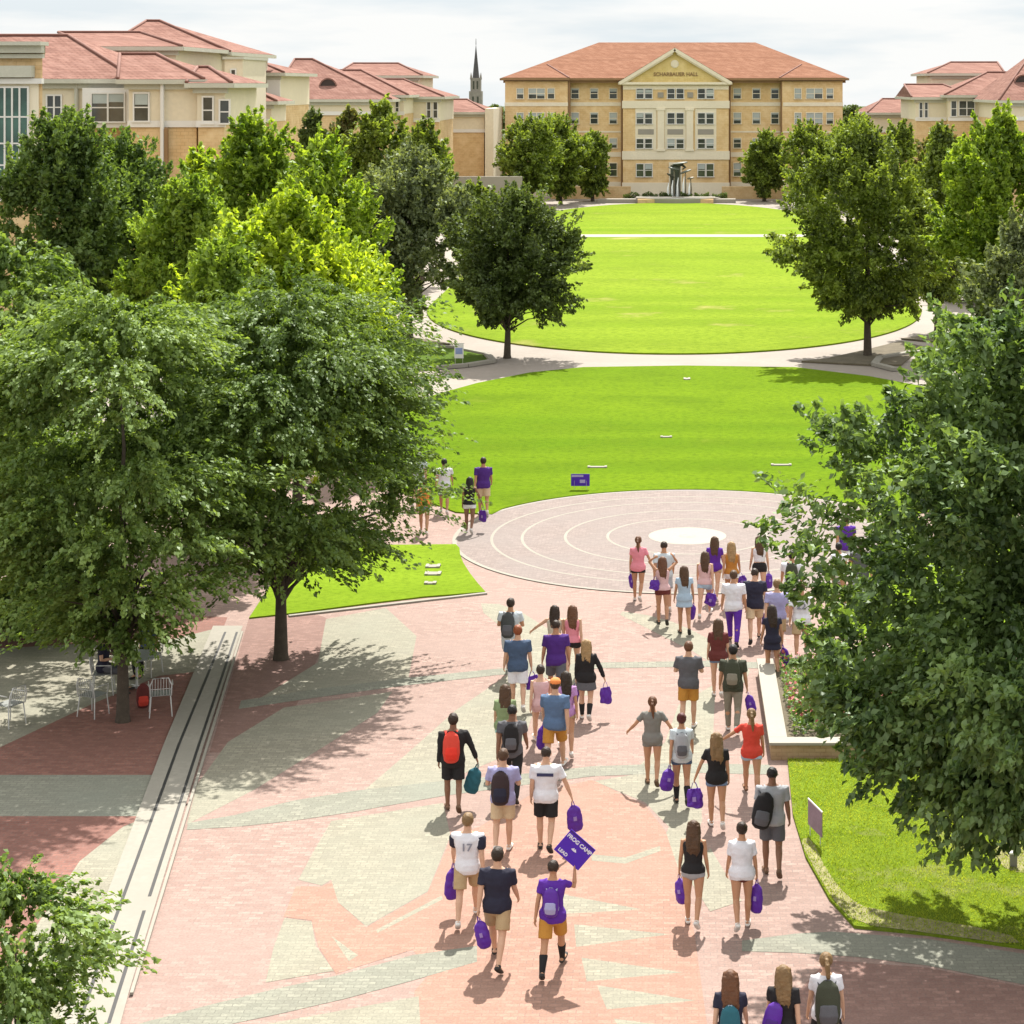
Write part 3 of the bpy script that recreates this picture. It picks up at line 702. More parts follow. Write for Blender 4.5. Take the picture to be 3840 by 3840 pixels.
# ================================================================== fountain court before the hall
FY = 238.0
fo = empty('fountain', (PX(1278, FY), FY, 0), 'fountain with dark bronze lily-pad shapes on tall stems and falling water, before the hall door', 'fountain')
q = FY/F
MB().tube([(0, 0, 0), (0, 0, .55)], [5.2, 5.2], 48, (1, 0, 0), False).build('basin', M['white'], fo)
MB().tube([(0, 0, .5), (0, 0, .57)], [4.8, 4.8], 48, (1, 0, 0), False).build('water', glass('fountain water', (.12, .15, .15)), fo)
M['patina'] = plain('pale patina bronze', (.16, .175, .15), .5, .35, 3)
M['stemm'] = plain('fountain stem bronze', (.24, .215, .16), .5, .25, 3)
for (du, vt, rx, tilt, mt) in ((-6, 318, .75, .2, 'patina'), (5, 308, .95, -.15, 'patina'), (-13, 331, .5, .5, 'bronze'), (15, 324, .8, -.35, 'patina'), (25, 336, .45, -.2, 'stemm')):
    st = MB().tube([(du*q, .1, .4), (du*q*1.05, 0, PZ(vt, FY)*.5), (du*q, 0, PZ(vt, FY))], [.10, .08, .06], 8).build('stem', M['stemm'], fo, True)
    MB().ell((du*q, 0, PZ(vt, FY)), (rx, rx*.9, .13), 16, 6, Matrix.Rotation(tilt, 3, 'Y')).build('lily_pad', M[mt], st, True)
fb = MB().ell((2*q, 0, PZ(311, FY)), (.42, .6, .28), 14, 8)
for s_ in (-1, 1): fb.tube([(2*q+s_*.45, -.1, PZ(311, FY)), (2*q+s_*.8, .1, PZ(316, FY)), (2*q+s_*.5, -.5, PZ(319, FY))], [.16, .13, .07], 7)
fb.build('bronze_figure', M['bronze'], fo, True)
for du, vt in ((-18, 345), (0, 335), (11, 333), (22, 345), (-10, 340)):
    MB().tube([(du*q, -1, .5), (du*q, -.8, PZ(vt, FY)*.7), (du*q+.1, -.5, PZ(vt, FY))], [.16, .1, .04], 7).build('water_jet', M['water'], fo, True)
o = MB().box(PX(1203, 233.5), PX(1346, 233.5), 233.5, 234.3, -.02, PZ(376, 233.5)).build('fountain_wall', M['tanb']); tag(o, 'low tan stone wall along the near side of the fountain court', 'wall')
o = MB().box(PX(1200, 234.4), PX(1350, 234.4), 234.4, 236.2, -.02, PZ(372.5, 234.4)).build('fountain_terrace', M['white']); tag(o, 'white stone terrace ledge in front of the fountain', 'terrace')
for i, (a, b) in enumerate(((1128, 1202), (1347, 1388))):
    o = MB().box(PX(a, 235), PX(b, 235), 234.6, 236, -.02, .42).build('ledge_wall', M['white']); tag(o, ('bright white ledge wall left of the fountain wall', 'bright white ledge wall right of the fountain wall')[i], 'wall')
for i, (a, b) in enumerate(((1040, 1190), (1362, 1500))):
    o = MB().box(PX(a, 243), PX(b, 243), 243, 243.6, -.02, PZ(352, 243)).build('court_wall', M['tanb']); tag(o, ('tan brick court wall in front of the hall, left of the fountain', 'tan brick court wall in front of the hall, right of the fountain')[i], 'wall')
M['bark'] = plain('grey brown bark', (.075, .06, .045), .95, .35, 6, bmp=.8)
M['barkl'] = plain('lighter bark', (.10, .08, .06), .95, .3, 6, bmp=.8)
LM = {
 'elm':   leafmat('elm leaves', (.062, .112, .022), (.115, .185, .038), (.21, .30, .085), .42, .03),
 'elm2':  leafmat('darker elm leaves', (.042, .078, .017), (.082, .14, .030), (.155, .23, .06), .40, .03),
 'oak':   leafmat('oak leaves', (.038, .074, .022), (.075, .138, .036), (.18, .27, .085), .40, .04),
 'dark':  leafmat('dark oak leaves', (.042, .06, .018), (.07, .10, .03), (.13, .18, .05), .34, .03),
 'lime':  leafmat('yellow green leaves', (.105, .18, .014), (.21, .315, .022), (.40, .50, .05), .5, .03),
 'fresh': leafmat('fresh green leaves', (.085, .15, .02), (.165, .26, .035), (.29, .40, .07), .48, .02),
 'bright':leafmat('bright green leaves', (.075, .135, .014), (.145, .235, .022), (.28, .38, .05), .48, .03),
 'grey':  leafmat('grey green leaves', (.075, .10, .05), (.14, .175, .085), (.24, .29, .14), .36, .03),
 'hall':  leafmat('trimmed oak leaves', (.05, .072, .018), (.10, .14, .03), (.26, .34, .06), .42, .03),
 'red':   leafmat('reddish leaves', (.10, .06, .025), (.15, .13, .045), (.20, .24, .07), .38, .03),
}
def leaf_mesh(name, P, D, N, L, W):
    """diamond leaves: P centres, D long axes, N rough normals"""
    n = len(P)
    D = D/np.maximum(np.linalg.norm(D, axis=1, keepdims=True), 1e-6)
    S = np.cross(D, N); S /= np.maximum(np.linalg.norm(S, axis=1, keepdims=True), 1e-6)
    Nn = np.cross(S, D)
    L = L[:, None]; W = W[:, None]
    v = np.empty((n, 4, 3)); v[:, 0] = P - D*L*.5; v[:, 1] = P + S*W*.5 + Nn*W*.16 - D*L*.05; v[:, 2] = P + D*L*.5 - Nn*L*.08; v[:, 3] = P - S*W*.5 + Nn*W*.16 - D*L*.05
    me = bpy.data.meshes.new(name); me.vertices.add(4*n); me.vertices.foreach_set('co', v.reshape(-1))
    me.loops.add(4*n); me.loops.foreach_set('vertex_index', np.arange(4*n, dtype=np.int32))
    me.polygons.add(n); me.polygons.foreach_set('loop_start', np.arange(0, 4*n, 4, dtype=np.int32)); me.polygons.foreach_set('loop_total', np.full(n, 4, dtype=np.int32))
    me.update(calc_edges=True); return me
def tree(label, x, y, zb, zt, rad, leafm, seed, leaves, lsize, trunk=.16, ntr=70, a=.45, b=.55, style='clump', top=1.0, ry=None, lean=0, group=None, name='shade_tree', croot=None, bark='bark', clump=.21, shell=.45, cdir=(0,0), lobe=1.0, up=.22, tb=(1.35, 1.25), extra=()):
    rg = np.random.default_rng(seed); rr = random.Random(seed)
    e = empty(name, (x, y, 0), label, 'tree', group)
    ry = ry or rad; hgt = zt - zb
    tm = (a/(a+b)); pk = tm**a*(1-tm)**b
    prof = lambda t: (np.clip(t, 0, 1)**a*np.clip(1-t, 0, 1)**b)/pk
    # clump centres fill the crown, more of them towards the outside
    t = rg.beta(tb[0], tb[1], ntr); an = rg.uniform(0, 2*math.pi, ntr); rf = rg.uniform(0, 1, ntr)**shell
    lob = 1 + lobe*(.13*np.sin(3*an + seed) + .11*np.sin(5*an + t*9 + seed*2)) - (lobe-1)*.06
    cr = clump*(rad+hgt/2)/2
    r = np.maximum(prof(t)*lob*rf - cr*.45/rad, .0)
    C = np.stack([r*rad*np.cos(an) + cdir[0]*t, r*ry*np.sin(an) + cdir[1]*t, zb + cr*.5 + t*(hgt-cr*.9)], 1)
    # one leader at the very top keeps the height
    C[0] = (cdir[0], cdir[1], zt-cr*.8)
    if style == 'shoot': C[:, :2] *= .93; C[:, 2] = zb + (C[:, 2]-zb)*(1-.85*cr/hgt)
    cs = cr*rg.uniform(.6, 1.25, ntr)
    for q_ in extra:
        C = np.vstack([C, [q_[:3]]]); cs = np.append(cs, q_[3]); ntr += 1
    w = cs**2; idx = rg.choice(ntr, leaves, p=w/w.sum())
    if style == 'clump':
        q = rg.normal(size=(leaves, 3)); q /= np.linalg.norm(q, axis=1, keepdims=True)
        rad_ = rg.uniform(.25, 1, leaves)**.5
        P = C[idx] + q*rad_[:, None]*cs[idx][:, None]*np.array([1.12, 1.12, .8])
        D = q*.6 + rg.normal(size=(leaves, 3))*.7 + np.array([0, 0, -.25])
        N = q*.5 + np.array([0, 0, .9]) + rg.normal(size=(leaves, 3))*.55
    elif style == 'shoot':   # upright feathery shoots
        ns = ntr*9; si = rg.choice(ntr, ns, p=w/w.sum())
        q = rg.normal(size=(ns, 3)); q /= np.linalg.norm(q, axis=1, keepdims=True)
        mid_ = np.array([0, 0, zb+hgt*.3]); outw = C[si]-mid_; outw /= np.maximum(np.linalg.norm(outw, axis=1, keepdims=True), .3)
        sd = outw*.75 + q*.55 + np.array([0, 0, up]); S0 = C[si] + q*cs[si][:, None]*.5 - outw*cs[si][:, None]*.5
        ln = cs[si]*rg.uniform(.55, 1.3, ns)
        k = rg.integers(0, ns, leaves); s = rg.uniform(.0, 1, leaves)**.85
        P = S0[k] + sd[k]*(s*ln[k])[:, None] + rg.normal(size=(leaves, 3))*(.26*(1.1-s)*cs[si][k])[:, None]
        D = sd[k]*.7 + rg.normal(size=(leaves, 3))*.6 - np.array([0, 0, .3])
        N = np.array([0, 0, .9]) + rg.normal(size=(leaves, 3))*.6
    else:   # fine sprays that arch outward and hang
        ns = ntr*16; si = rg.choice(ntr, ns, p=w/w.sum())
        q = rg.normal(size=(ns, 3)); q[:, 2] = np.abs(q[:, 2])*.6; q /= np.linalg.norm(q, axis=1, keepdims=True)
        outw = C[si]*np.array([1, 1, 0]); outw /= np.maximum(np.linalg.norm(outw, axis=1, keepdims=True), .3)
        sd = outw*.7 + q*.75; S0 = C[si] + q*cs[si][:, None]*.45
        ln = cs[si]*rg.uniform(.9, 1.7, ns)
        k = rg.integers(0, ns, leaves); s = rg.uniform(.05, 1, leaves)**.8
        P = S0[k] + sd[k]*(s*ln[k])[:, None]; P[:, 2] -= (s**2)*ln[k]*.38
        P += rg.normal(size=(leaves, 3))*.055*cr
        tg = sd[k].copy(); tg[:, 2] -= .9*s
        D = tg + rg.normal(size=(leaves, 3))*.45
        N = np.array([0, 0, 1.0]) + rg.normal(size=(leaves, 3))*.55
    P[:, 2] = np.maximum(P[:, 2], .5)
    L = lsize*rg.uniform(.65, 1.35, leaves); me = leaf_mesh('crown', P, D, N, L, L*rg.uniform(.5, .68, leaves))
    me.materials.append(LM[leafm]); c = bpy.data.objects.new('crown', me); COL.objects.link(c); c.parent = e
    # trunk, leader and limbs reaching into the crown
    mb = MB(); zt2 = zb + hgt*.72
    sway = [(rr.uniform(-.1, .1)*trunk*4, rr.uniform(-.1, .1)*trunk*4) for _ in range(6)]
    pts = [(0, 0, -.1), (0, 0, .15)] + [(sway[i][0], sway[i][1], .15+(zt2-.15)*(i+1)/6) for i in range(6)]
    rd = [trunk*1.45, trunk*1.12] + [trunk*(1-.14*(i+1)) for i in range(6)]
    mb.tube(pts, rd, 10)
    order = np.argsort(C[:, 2])[:max(10, int(ntr*.55))]
    for i in order[::1][:38]:
        g = C[i]; h0 = max(zb*.55, min(g[2]*.62, zt2*.85)); f = h0/zt2; p0 = Vector((sway[min(5, int(f*6))][0]*f, sway[min(5, int(f*6))][1]*f, h0))
        p1 = Vector((g[0], g[1], g[2])); mid = p0.lerp(p1, .5) + Vector((0, 0, .22*(p1-p0).length*.5)); rt = trunk*.36*(1-.5*f)
        mb.tube([p0, mid, p1], [rt, rt*.6, rt*.22], 6)
    mb.build('trunk', M[bark], e, True)
    return e
def T(label, u, Y, u0, u1, vt, vb, leafm, seed, leaves, ls, **k):
    """tree whose crown spans u0..u1 and vt..vb when surveyed at distance Y"""
    x = PX((u0+u1)/2, Y); bx = PX(u, Y) if u is not None else x
    return tree(label, bx, Y, PZ(vb, Y), PZ(vt, Y), (PX(u1, Y)-PX(u0, Y))/2, leafm, seed, leaves, ls, cdir=(x-bx, 0), **k)
GL = 'shade trees on the left side of the quad'; GR = 'shade trees on the right side of the quad'; GH = 'clipped trees in front of the hall'
T('large drooping elm in front at left, its trunk beside the cafe table', 232, 43.5, -50, 455, 550, 1248, 'elm', 11, 118000, .112, trunk=.13, ntr=170, style='spray', a=.42, b=.5, group=GL)
T('broad dark elm right of the drain strip, casting dappled shade on the plaza', 530, 48.2, 250, 822, 530, 1130, 'elm2', 12, 125000, .115, trunk=.15, ntr=200, style='spray', a=.5, b=.5, group=GL)
T('elm at the left edge whose trunk stands in deep shade', 25, 50.2, -230, 200, 450, 1230, 'elm', 13, 60000, .17, trunk=.14, ntr=120, style='spray', a=.45, b=.5, group=GL)
T('small young elm closest to the camera in the bottom left corner', 30, 24.5, -200, 190, 1640, 2200, 'elm', 14, 34000, .085, trunk=.07, ntr=100, style='spray', a=.5, b=.5, group=GL)
S = dict(style='shoot', group=GL, clump=.18)
T('vivid yellow-green tree in the middle of the left tree belt', 560, 64, 335, 752, 335, 900, 'lime', 15, 66000, .2, trunk=.16, ntr=170, **S)
T('dark pointed tree at left in front of the stone building corner', 100, 76, -5, 262, 200, 700, 'elm2', 16, 52000, .2, trunk=.2, ntr=130, a=.6, b=.5, **S)
T('dark green tree directly right of the pointed tree, under the wide dormitory window', 215, 80, 105, 372, 238, 740, 'elm2', 161, 56000, .2, trunk=.2, ntr=140, a=.55, b=.45, **S)
T('pale green tree below the dormitory downpipe', 330, 74, 240, 460, 320, 700, 'fresh', 17, 36000, .22, trunk=.14, ntr=90, **S)
T('small lime tree under the dormitory brick wall', 368, 95, 300, 450, 272, 560, 'lime', 18, 12000, .28, trunk=.12, ntr=60, **S)
T('bright green tree rising beside the white stair tower', 465, 90, 372, 582, 202, 600, 'bright', 19, 36000, .26, trunk=.16, ntr=110, a=.6, b=.55, **S)
T('rounded bright green tree behind the yellow-green one', 615, 80, 470, 732, 255, 760, 'bright', 20, 50000, .24, trunk=.17, ntr=140, a=.55, b=.5, **S)
T('grey-green live oak over the path left of the round oak', 772, 109, 648, 900, 270, 600, 'grey', 21, 50000, .25, trunk=.2, ntr=140, **S)
T('reddish-leaved tree in front of the middle left dormitory', 655, 150, 605, 712, 190, 400, 'red', 22, 9000, .36, trunk=.15, ntr=60, **S)
T('dark tree top beside the reddish tree', 585, 146, 535, 640, 200, 420, 'dark', 23, 9000, .36, trunk=.15, ntr=60, **S)
T('leafy green tree right of the reddish tree', 715, 146, 640, 800, 183, 420, 'hall', 24, 16000, .34, trunk=.18, ntr=80, **S)
T('green tree behind the live oak, under the far dormitory windows', 795, 140, 720, 880, 225, 440, 'hall', 25, 14000, .34, trunk=.18, ntr=70, **S)
T('round dark oak standing alone at the left end of the oval lawn', 957, 101.5, 832, 1110, 340, 618, 'dark', 26, 70000, .19, trunk=.16, ntr=190, a=.34, b=.5, **S)
T('low tree between the round oak and the hall trees', 880, 150, 830, 960, 338, 470, 'hall', 27, 9000, .36, trunk=.15, ntr=60, **S)
T('tree filling the belt behind the two elms, below the lime tree', 420, 58, 270, 560, 430, 1000, 'fresh', 28, 44000, .2, trunk=.15, ntr=100, **S)
T('dark tree low in the belt behind the leftmost elm', 90, 62, -40, 230, 480, 1000, 'elm2', 29, 26000, .2, trunk=.15, ntr=100, **S)
T('green tree at the right end of the left belt, leaning over the bed', 690, 72, 610, 790, 480, 900, 'bright', 30, 20000, .2, trunk=.13, ntr=90, **S)
T('leftmost clipped tree in front of the hall', 985, 222, 925, 1072, 212, 372, 'hall', 31, 9000, .5, trunk=.2, ntr=60, a=.5, b=.5, group=GH, cdir2=None) if False else None
for (lb, u, Y, a0, a1, v0, v1, sd) in (
  ('clipped tree in front of the hall, farthest left of its row', 1000, 222, 924, 1074, 212, 374, 31),
  ('clipped tree in front of the hall, middle of the left row', 1058, 232, 1000, 1118, 216, 374, 32),
  ('clipped tree in front of the hall, nearest the fountain on the left', 1118, 238, 1078, 1157, 248, 374, 33),
  ('clipped tree in front of the hall, nearest the fountain on the right', 1442, 238, 1398, 1486, 240, 374, 34),
  ('clipped tree in front of the hall, middle of the right row', 1530, 230, 1462, 1600, 228, 374, 35),
  ('clipped tree in front of the hall, farthest right of its row', 1610, 222, 1560, 1690, 216, 374, 36)):
    T(lb, u, Y, a0, a1, v0, v1, 'hall', sd, 26000, .34, trunk=.2, ntr=110, a=.42, b=.38, group=GH, style='shoot', clump=.2, lobe=.5, name='clipped_tree')
T('tall oak with a clear straight trunk at the right end of the oval lawn', 1637, 102, 1432, 1792, 228, 604, 'hall', 41, 100000, .2, trunk=.19, ntr=220, a=.42, b=.52, style='shoot', clump=.14, group=GR)
T('green tree behind the slimmer oak, closing the right tree belt', 1830, 128, 1750, 1930, 300, 620, 'fresh', 47, 26000, .26, trunk=.15, ntr=90, style='shoot', group=GR)
T('slimmer oak just right of the tall oak, its trunk on the path', 1768, 112, 1690, 1868, 230, 580, 'hall', 42, 44000, .23, trunk=.15, ntr=100, style='shoot', clump=.16, group=GR)
T('bright green tree at the upper right edge', 1880, 95, 1760, 2020, 195, 620, 'bright', 43, 60000, .24, trunk=.18, ntr=150, style='shoot', clump=.15, group=GR)
T('grey-green tree at the right edge below the bright one', 1915, 72, 1790, 2060, 395, 860, 'grey', 44, 60000, .19, trunk=.17, ntr=150, style='shoot', clump=.15, group=GR)
T('thin brown-tinged tree in front of the right dormitory', 1765, 150, 1722, 1822, 232, 400, 'red', 45, 8000, .36, trunk=.13, ntr=60, style='shoot', group=GR)
T('dark tree behind the tall oak near the hall corner', 1700, 160, 1640, 1760, 225, 420, 'hall', 46, 12000, .36, trunk=.16, ntr=60, style='shoot', group=GR)
tree('large dense oak filling the right foreground beside the planter', 6.6, 32.9, 1.95, 11.0, 5.35, 'oak', 51, 215000, .14, trunk=.22, ntr=400, a=.19, b=.46, ry=3.5, clump=.125, shell=.46, lobe=1.2, extra=[(-3.9, -1.4, 3.9, .75), (-3.2, -1.4, 3.1, .75), (-4.45, -1.4, 4.6, .5), (-2.7, -1.5, 2.75, .8), (-2.1, -1.6, 2.6, .8)], style='shoot', up=-.02, tb=(.92, 1.3), group=GR)
# a far line of trees closing the view behind the buildings
for i, (u, Y, w, vt, lb) in enumerate(((933, 290, 34, 197, 'dark tree between the spire and the hall'), (1612, 290, 44, 198, 'dark tree at the right corner of the hall'), (1750, 275, 60, 150, 'dark tree behind the right dormitory roof'))):
    T(lb, u, Y, u-w*1.3, u+w*1.3, vt, 330, 'dark', 60+i, 9000, .5, trunk=.25, ntr=60, group='dark trees behind the buildings')
# hedge plants and bedding
def shrub(name, label, cat, x, y, w, d, h, leafm, seed, n, ls, group=None, z0=0, flowers=None):
    rg = np.random.default_rng(seed)
    P = rg.uniform(-1, 1, (n, 3)); P[:, 2] = np.abs(P[:, 2])
    P *= np.array([w/2, d/2, h]); k = 1 + .25*np.sin(P[:, 0]*3+seed)*np.cos(P[:, 1]*4)
    P[:, 2] *= k; P[:, 2] += z0
    D = rg.normal(size=(n, 3)); N = rg.normal(size=(n, 3)) + np.array([0, 0, 1.2])
    e = empty(name, (x, y, 0), label, cat, group)
    L = ls*rg.uniform(.6, 1.4, n); me = leaf_mesh('foliage', P, D, N, L, L*.6); me.materials.append(LM[leafm])
    o = bpy.data.objects.new('foliage', me); COL.objects.link(o); o.parent = e
    st = MB()
    for _ in range(14):
        a, b = rg.uniform(-.42, .42)*w, rg.uniform(-.42, .42)*d; st.tube([(a, b, z0-.05), (a+rg.uniform(-.1, .1), b, z0+h*.7)], [.015, .008], 5)
    st.build('stem', M['bark'], e)
    if flowers:
        n2 = n//9; P2 = P[:n2].copy(); P2[:, 2] = z0+h*rg.uniform(.8, 1.15, n2); me = leaf_mesh('blossom', P2, D[:n2], N[:n2], np.full(n2, ls*1.1), np.full(n2, ls*.9)); me.materials.append(flowers)
        o = bpy.data.objects.new('blossom', me); COL.objects.link(o); o.parent = e
    return e
names = ['first', 'second', 'third', 'fourth', 'fifth', 'sixth']
for i, (a, b) in enumerate(((1176, 1206), (1212, 1240), (1244, 1268), (1284, 1306), (1310, 1338), (1344, 1372))):
    Y = 236.9; shrub('hedge_plant', names[i] + ' dark low hedge from the left in the row before the fountain basin', 'hedge', PX((a+b)/2, Y), Y, PX(b, Y)-PX(a, Y), .9, .95, 'dark', 70+i, 700, .22, 'low hedges before the fountain')
SK = {'l': plain('light skin', (.50, .30, .20), .55, .08, 6), 't': plain('tanned skin', (.40, .21, .12), .55, .08, 6), 'b': plain('brown skin', (.20, .10, .06), .55, .1, 6)}
def cloth(n, c): return plain(n + ' cloth', c, .85, .12, 9, bmp=.35)
CL = dict(navy=(.018, .018, .035), black=(.014, .013, .014), white=(.62, .62, .66), grey=(.30, .31, .33), lgrey=(.45, .50, .53), dgrey=(.09, .09, .10), purple=(.06, .018, .16), violet=(.085, .02, .27),
          lav=(.30, .29, .48), pink=(.62, .22, .27), lpink=(.55, .36, .36), blue=(.085, .14, .24), dblue=(.05, .08, .14), khaki=(.38, .27, .15), tan=(.50, .38, .24), mustard=(.42, .20, .035), denim=(.13, .18, .28), ldenim=(.32, .42, .52),
          maroon=(.11, .025, .022), red=(.55, .055, .035), orange=(.70, .22, .06), camo=(.20, .26, .13), teal=(.30, .50, .45), dteal=(.02, .10, .13), olive=(.045, .05, .032), oliveg=(.20, .18, .14), rust=(.38, .16, .03), mauve=(.42, .22, .46), greyg=(.17, .165, .15), cream=(.5, .45, .36))
def C_(n): return cloth(n, CL[n])
HR = {k: plain(k + ' hair', c, .5, .3, 14, bmp=.6) for k, c in dict(black=(.012, .01, .009), dark=(.03, .018, .011), brown=(.075, .038, .018), chest=(.12, .05, .022), blond=(.30, .19, .085), dblond=(.19, .115, .05), red=(.22, .06, .02), burg=(.085, .02, .02)).items()}
M['sole'] = plain('white sneaker', (.6, .58, .55), .7, .1, 9); M['shoed'] = plain('dark sneaker', (.03, .028, .026), .7, .2, 9); M['shoeb'] = plain('brown shoe', (.12, .07, .04), .7, .2, 9)
M['violetbag'] = plain('violet carrier bag', (.085, .018, .27), .45, .15, 7, bmp=.3); M['vprint'] = plain('lavender print', (.26, .18, .42), .6, .05, 9); M['wprint'] = plain('white print', (.6, .58, .66), .6, .05, 9)
M['nprint'] = plain('navy print', (.03, .035, .09), .6, .05, 9); M['gprint'] = plain('grey print', (.22, .23, .28), .6, .05, 9)

LEGS = {'a': ((.42, .10), (-.38, .28)), 'b': ((-.38, .28), (.42, .10)), 'c': ((.08, .04), (-.16, .62)), 'd': ((-.16, .62), (.08, .04)), 's': ((.05, .03), (-.05, .05)), 'sit': ((1.45, 1.45), (1.35, 1.5))}
# arms: (swing forward, out sideways, elbow bend forward, elbow bend inward) for left, right
ARMS = {'1': ((-.30, .10, .15, 0), (.30, .10, .35, 0)), '2': ((.30, .10, .35, 0), (-.30, .10, .15, 0)),
        'n': ((.05, .14, .25, 0), (-.05, .14, .25, 0)), 'f': ((.1, .22, 1.5, .5), (.1, .22, 1.5, .5)),
        'R': ((-.1, .1, .25, 0), (.02, .42, .12, 0)), 'L': ((.02, .42, .12, 0), (-.1, .1, .25, 0)),
        'w': ((-.15, .65, .9, 0), (-.15, .60, .15, 0)), 'h': ((2.6, .6, 1.5, 1.2), (2.6, .75, 1.2, 1.2)), 'g': ((.1, .9, .7, 0), (0, .12, .3, 0)),
        'x': ((-.28, .16, .2, 0), 'raise')}
JC = {}
def joints(sex, legs, arms):
    k = (sex, legs, arms)
    if k in JC: return JC[k]
    f = sex == 'f'; J = {}
    hx = .088 if f else .092; sx = .155 if f else .185
    lean = .02 if legs != 'sit' else -.04
    for i, s in enumerate((-1, 1)):     # -1 is the left side, facing +Y
        a, kn = LEGS[legs][i]
        hip = Vector((s*hx, 0, .90)); knee = hip + .43*Vector((s*.01, math.sin(a), -math.cos(a)))
        b = a-kn; ank = knee + .41*Vector((-s*.012, math.sin(b), -math.cos(b)))
        J['hip', s] = hip; J['knee', s] = knee; J['ank', s] = ank
        fa = max(-.9, min(.35, b*.9)) if legs != 'sit' else 0
        J['fd', s] = Vector((s*.12, math.cos(fa), math.sin(fa) if fa < 0 else math.sin(fa)*.6)).normalized()
    low = min(min(J['ank', s].z, (J['ank', s]+J['fd', s]*.17).z - .0) for s in (-1, 1)) - .075
    J['dz'] = -low
    for i, s in enumerate((-1, 1)):
        sh = Vector((s*sx, lean+.0, 1.42)); A = ARMS[arms][i]
        if A == 'raise':
            el = sh + Vector((.13, .12, -.10)); wr = el + Vector((-.005, .07, .235))
        else:
            sw, outw, be, inn = A
            d1 = Vector((s*math.sin(outw), math.sin(sw)*math.cos(outw), -math.cos(sw)*math.cos(outw))); el = sh + d1*.285
            tt = sw+be; d2 = Vector((s*(math.sin(outw)*.8 - math.sin(inn)), math.sin(tt), -math.cos(tt))).normalized()
            wr = el + d2*.255
        J['sh', s] = sh; J['el', s] = el; J['wr', s] = wr
        J['hd', s] = wr + (wr-el).normalized()*.09
    for kk in list(J):
        if kk != 'dz' and kk[0] != 'fd': J[kk] = J[kk] + Vector((0, 0, J['dz']))
    JC[k] = J; return J
def torso_sections(sex, dz, off=0.0, z0=.84, z1=1.5):
    f = sex == 'f'
    S = [(.84, .150, .105, 0), (.90, .168 if f else .160, .118, -.012), (.97, .165 if f else .158, .112, -.008), (1.06, .128 if f else .146, .095, .0), (1.16, .132 if f else .152, .098, .005),
         (1.27, .150 if f else .172, .110, .008), (1.36, .160 if f else .188, .105, .01), (1.42, .145 if f else .178, .085, .015), (1.465, .085 if f else .105, .06, .02), (1.50, .055, .05, .022)]
    return [(Vector((0, y, z+dz)), (rx+off, ry+off)) for z, rx, ry, y in S if z0 <= z <= z1]
def body_mesh(sex, legs, arms):
    J = joints(sex, legs, arms); f = sex == 'f'; dz = J['dz']; mb = MB()
    s_ = torso_sections(sex, dz); mb.tube([p for p, r in s_], [r for p, r in s_], 22, (1, 0, 0))
    mb.tube([(0, .02, 1.45+dz), (0, .025, 1.53+dz), (0, .03, 1.60+dz)], [.062, .050 if f else .057, .052], 12)
    hc = Vector((0, .045, 1.655+dz))
    mb.ell(hc, (.074, .096, .112), 18, 12); mb.ell(hc+Vector((0, .035, -.06)), (.052, .055, .055), 12, 8)      # skull, jaw
    mb.tube([hc+Vector((0, .088, .012)), hc+Vector((0, .112, -.022)), hc+Vector((0, .09, -.032))], [.011, .015, .012], 8)    # nose
    mb.ell(hc+Vector((0, .086, -.062)), (.024, .012, .010), 8, 6)                                             # lips
    for s in (-1, 1):
        mb.ell(hc+Vector((s*.076, .0, -.012)), (.012, .02, .032), 8, 6); mb.ell(hc+Vector((s*.03, .078, .028)), (.022, .012, .010), 8, 6)  # ears, brow
        sh, el, wr = J['sh', s], J['el', s], J['wr', s]; k = .86 if f else 1
        mb.tube([sh+Vector((-s*.06, 0, .012)), sh, sh.lerp(el, .35), el, el.lerp(wr, .3), wr], [.05*k, .056*k, .047*k, .038*k, .039*k, .025*k], 12)
        # hand
        d = (wr-el).normalized(); side = Vector((1, 0, 0)) if abs(d.x) < .8 else Vector((0, 1, 0)); pn = (side - d*side.dot(d)).normalized(); ac = d.cross(pn).normalized()
        if ac.y < 0: ac = -ac        # thumb side points forward
        inn = -pn*s
        mb.tube([wr-d*.01, wr+d*.04, wr+d*.088], [(.021, .024), (.036, .017), (.039, .015)], 12, tuple(ac))
        for q, (o, l) in enumerate(((.029, .066), (.010, .074), (-.009, .069), (-.027, .054))):
            b0 = wr + d*.082 + ac*o; b1 = b0 + d*l*.5 + inn*.010; b2 = b1 + d*l*.32 + inn*.024
            mb.tube([b0, b1, b2], [.0098, .0092, .0082], 7)
        t0 = wr + d*.022 + ac*.026; mb.tube([t0, t0+d*.035+ac*.024+inn*.006, t0+d*.065+ac*.024+inn*.016], [.013, .011, .009], 7)
        hp, kn, an = J['hip', s], J['knee', s], J['ank', s]; g = 1.04 if f else 1
        m = kn.lerp(an, .3); cb = (kn-an).cross(Vector((1, 0, 0))).normalized(); cb = cb if cb.y < 0 else -cb
        mb.tube([hp+Vector((0, 0, .04)), hp.lerp(kn, .15), hp.lerp(kn, .6), kn, m+cb*.012, kn.lerp(an, .65), an], [.08*g, .086*g, .066*g, .050, .053, .040, .033], 14)
        fd = J['fd', s]; mb.tube([an-fd*.05-Vector((0, 0, .03)), an+fd*.02-Vector((0, 0, .028)), an+fd*.10-Vector((0, 0, .045)), an+fd*.175-Vector((0, 0, .055))], [(.030, .034), (.034, .036), (.040, .026), (.034, .016)], 12, (1, 0, 0))
    return remesh(mb, .0095, 'body_%s%s%s' % (sex, legs, arms), 3, .4)
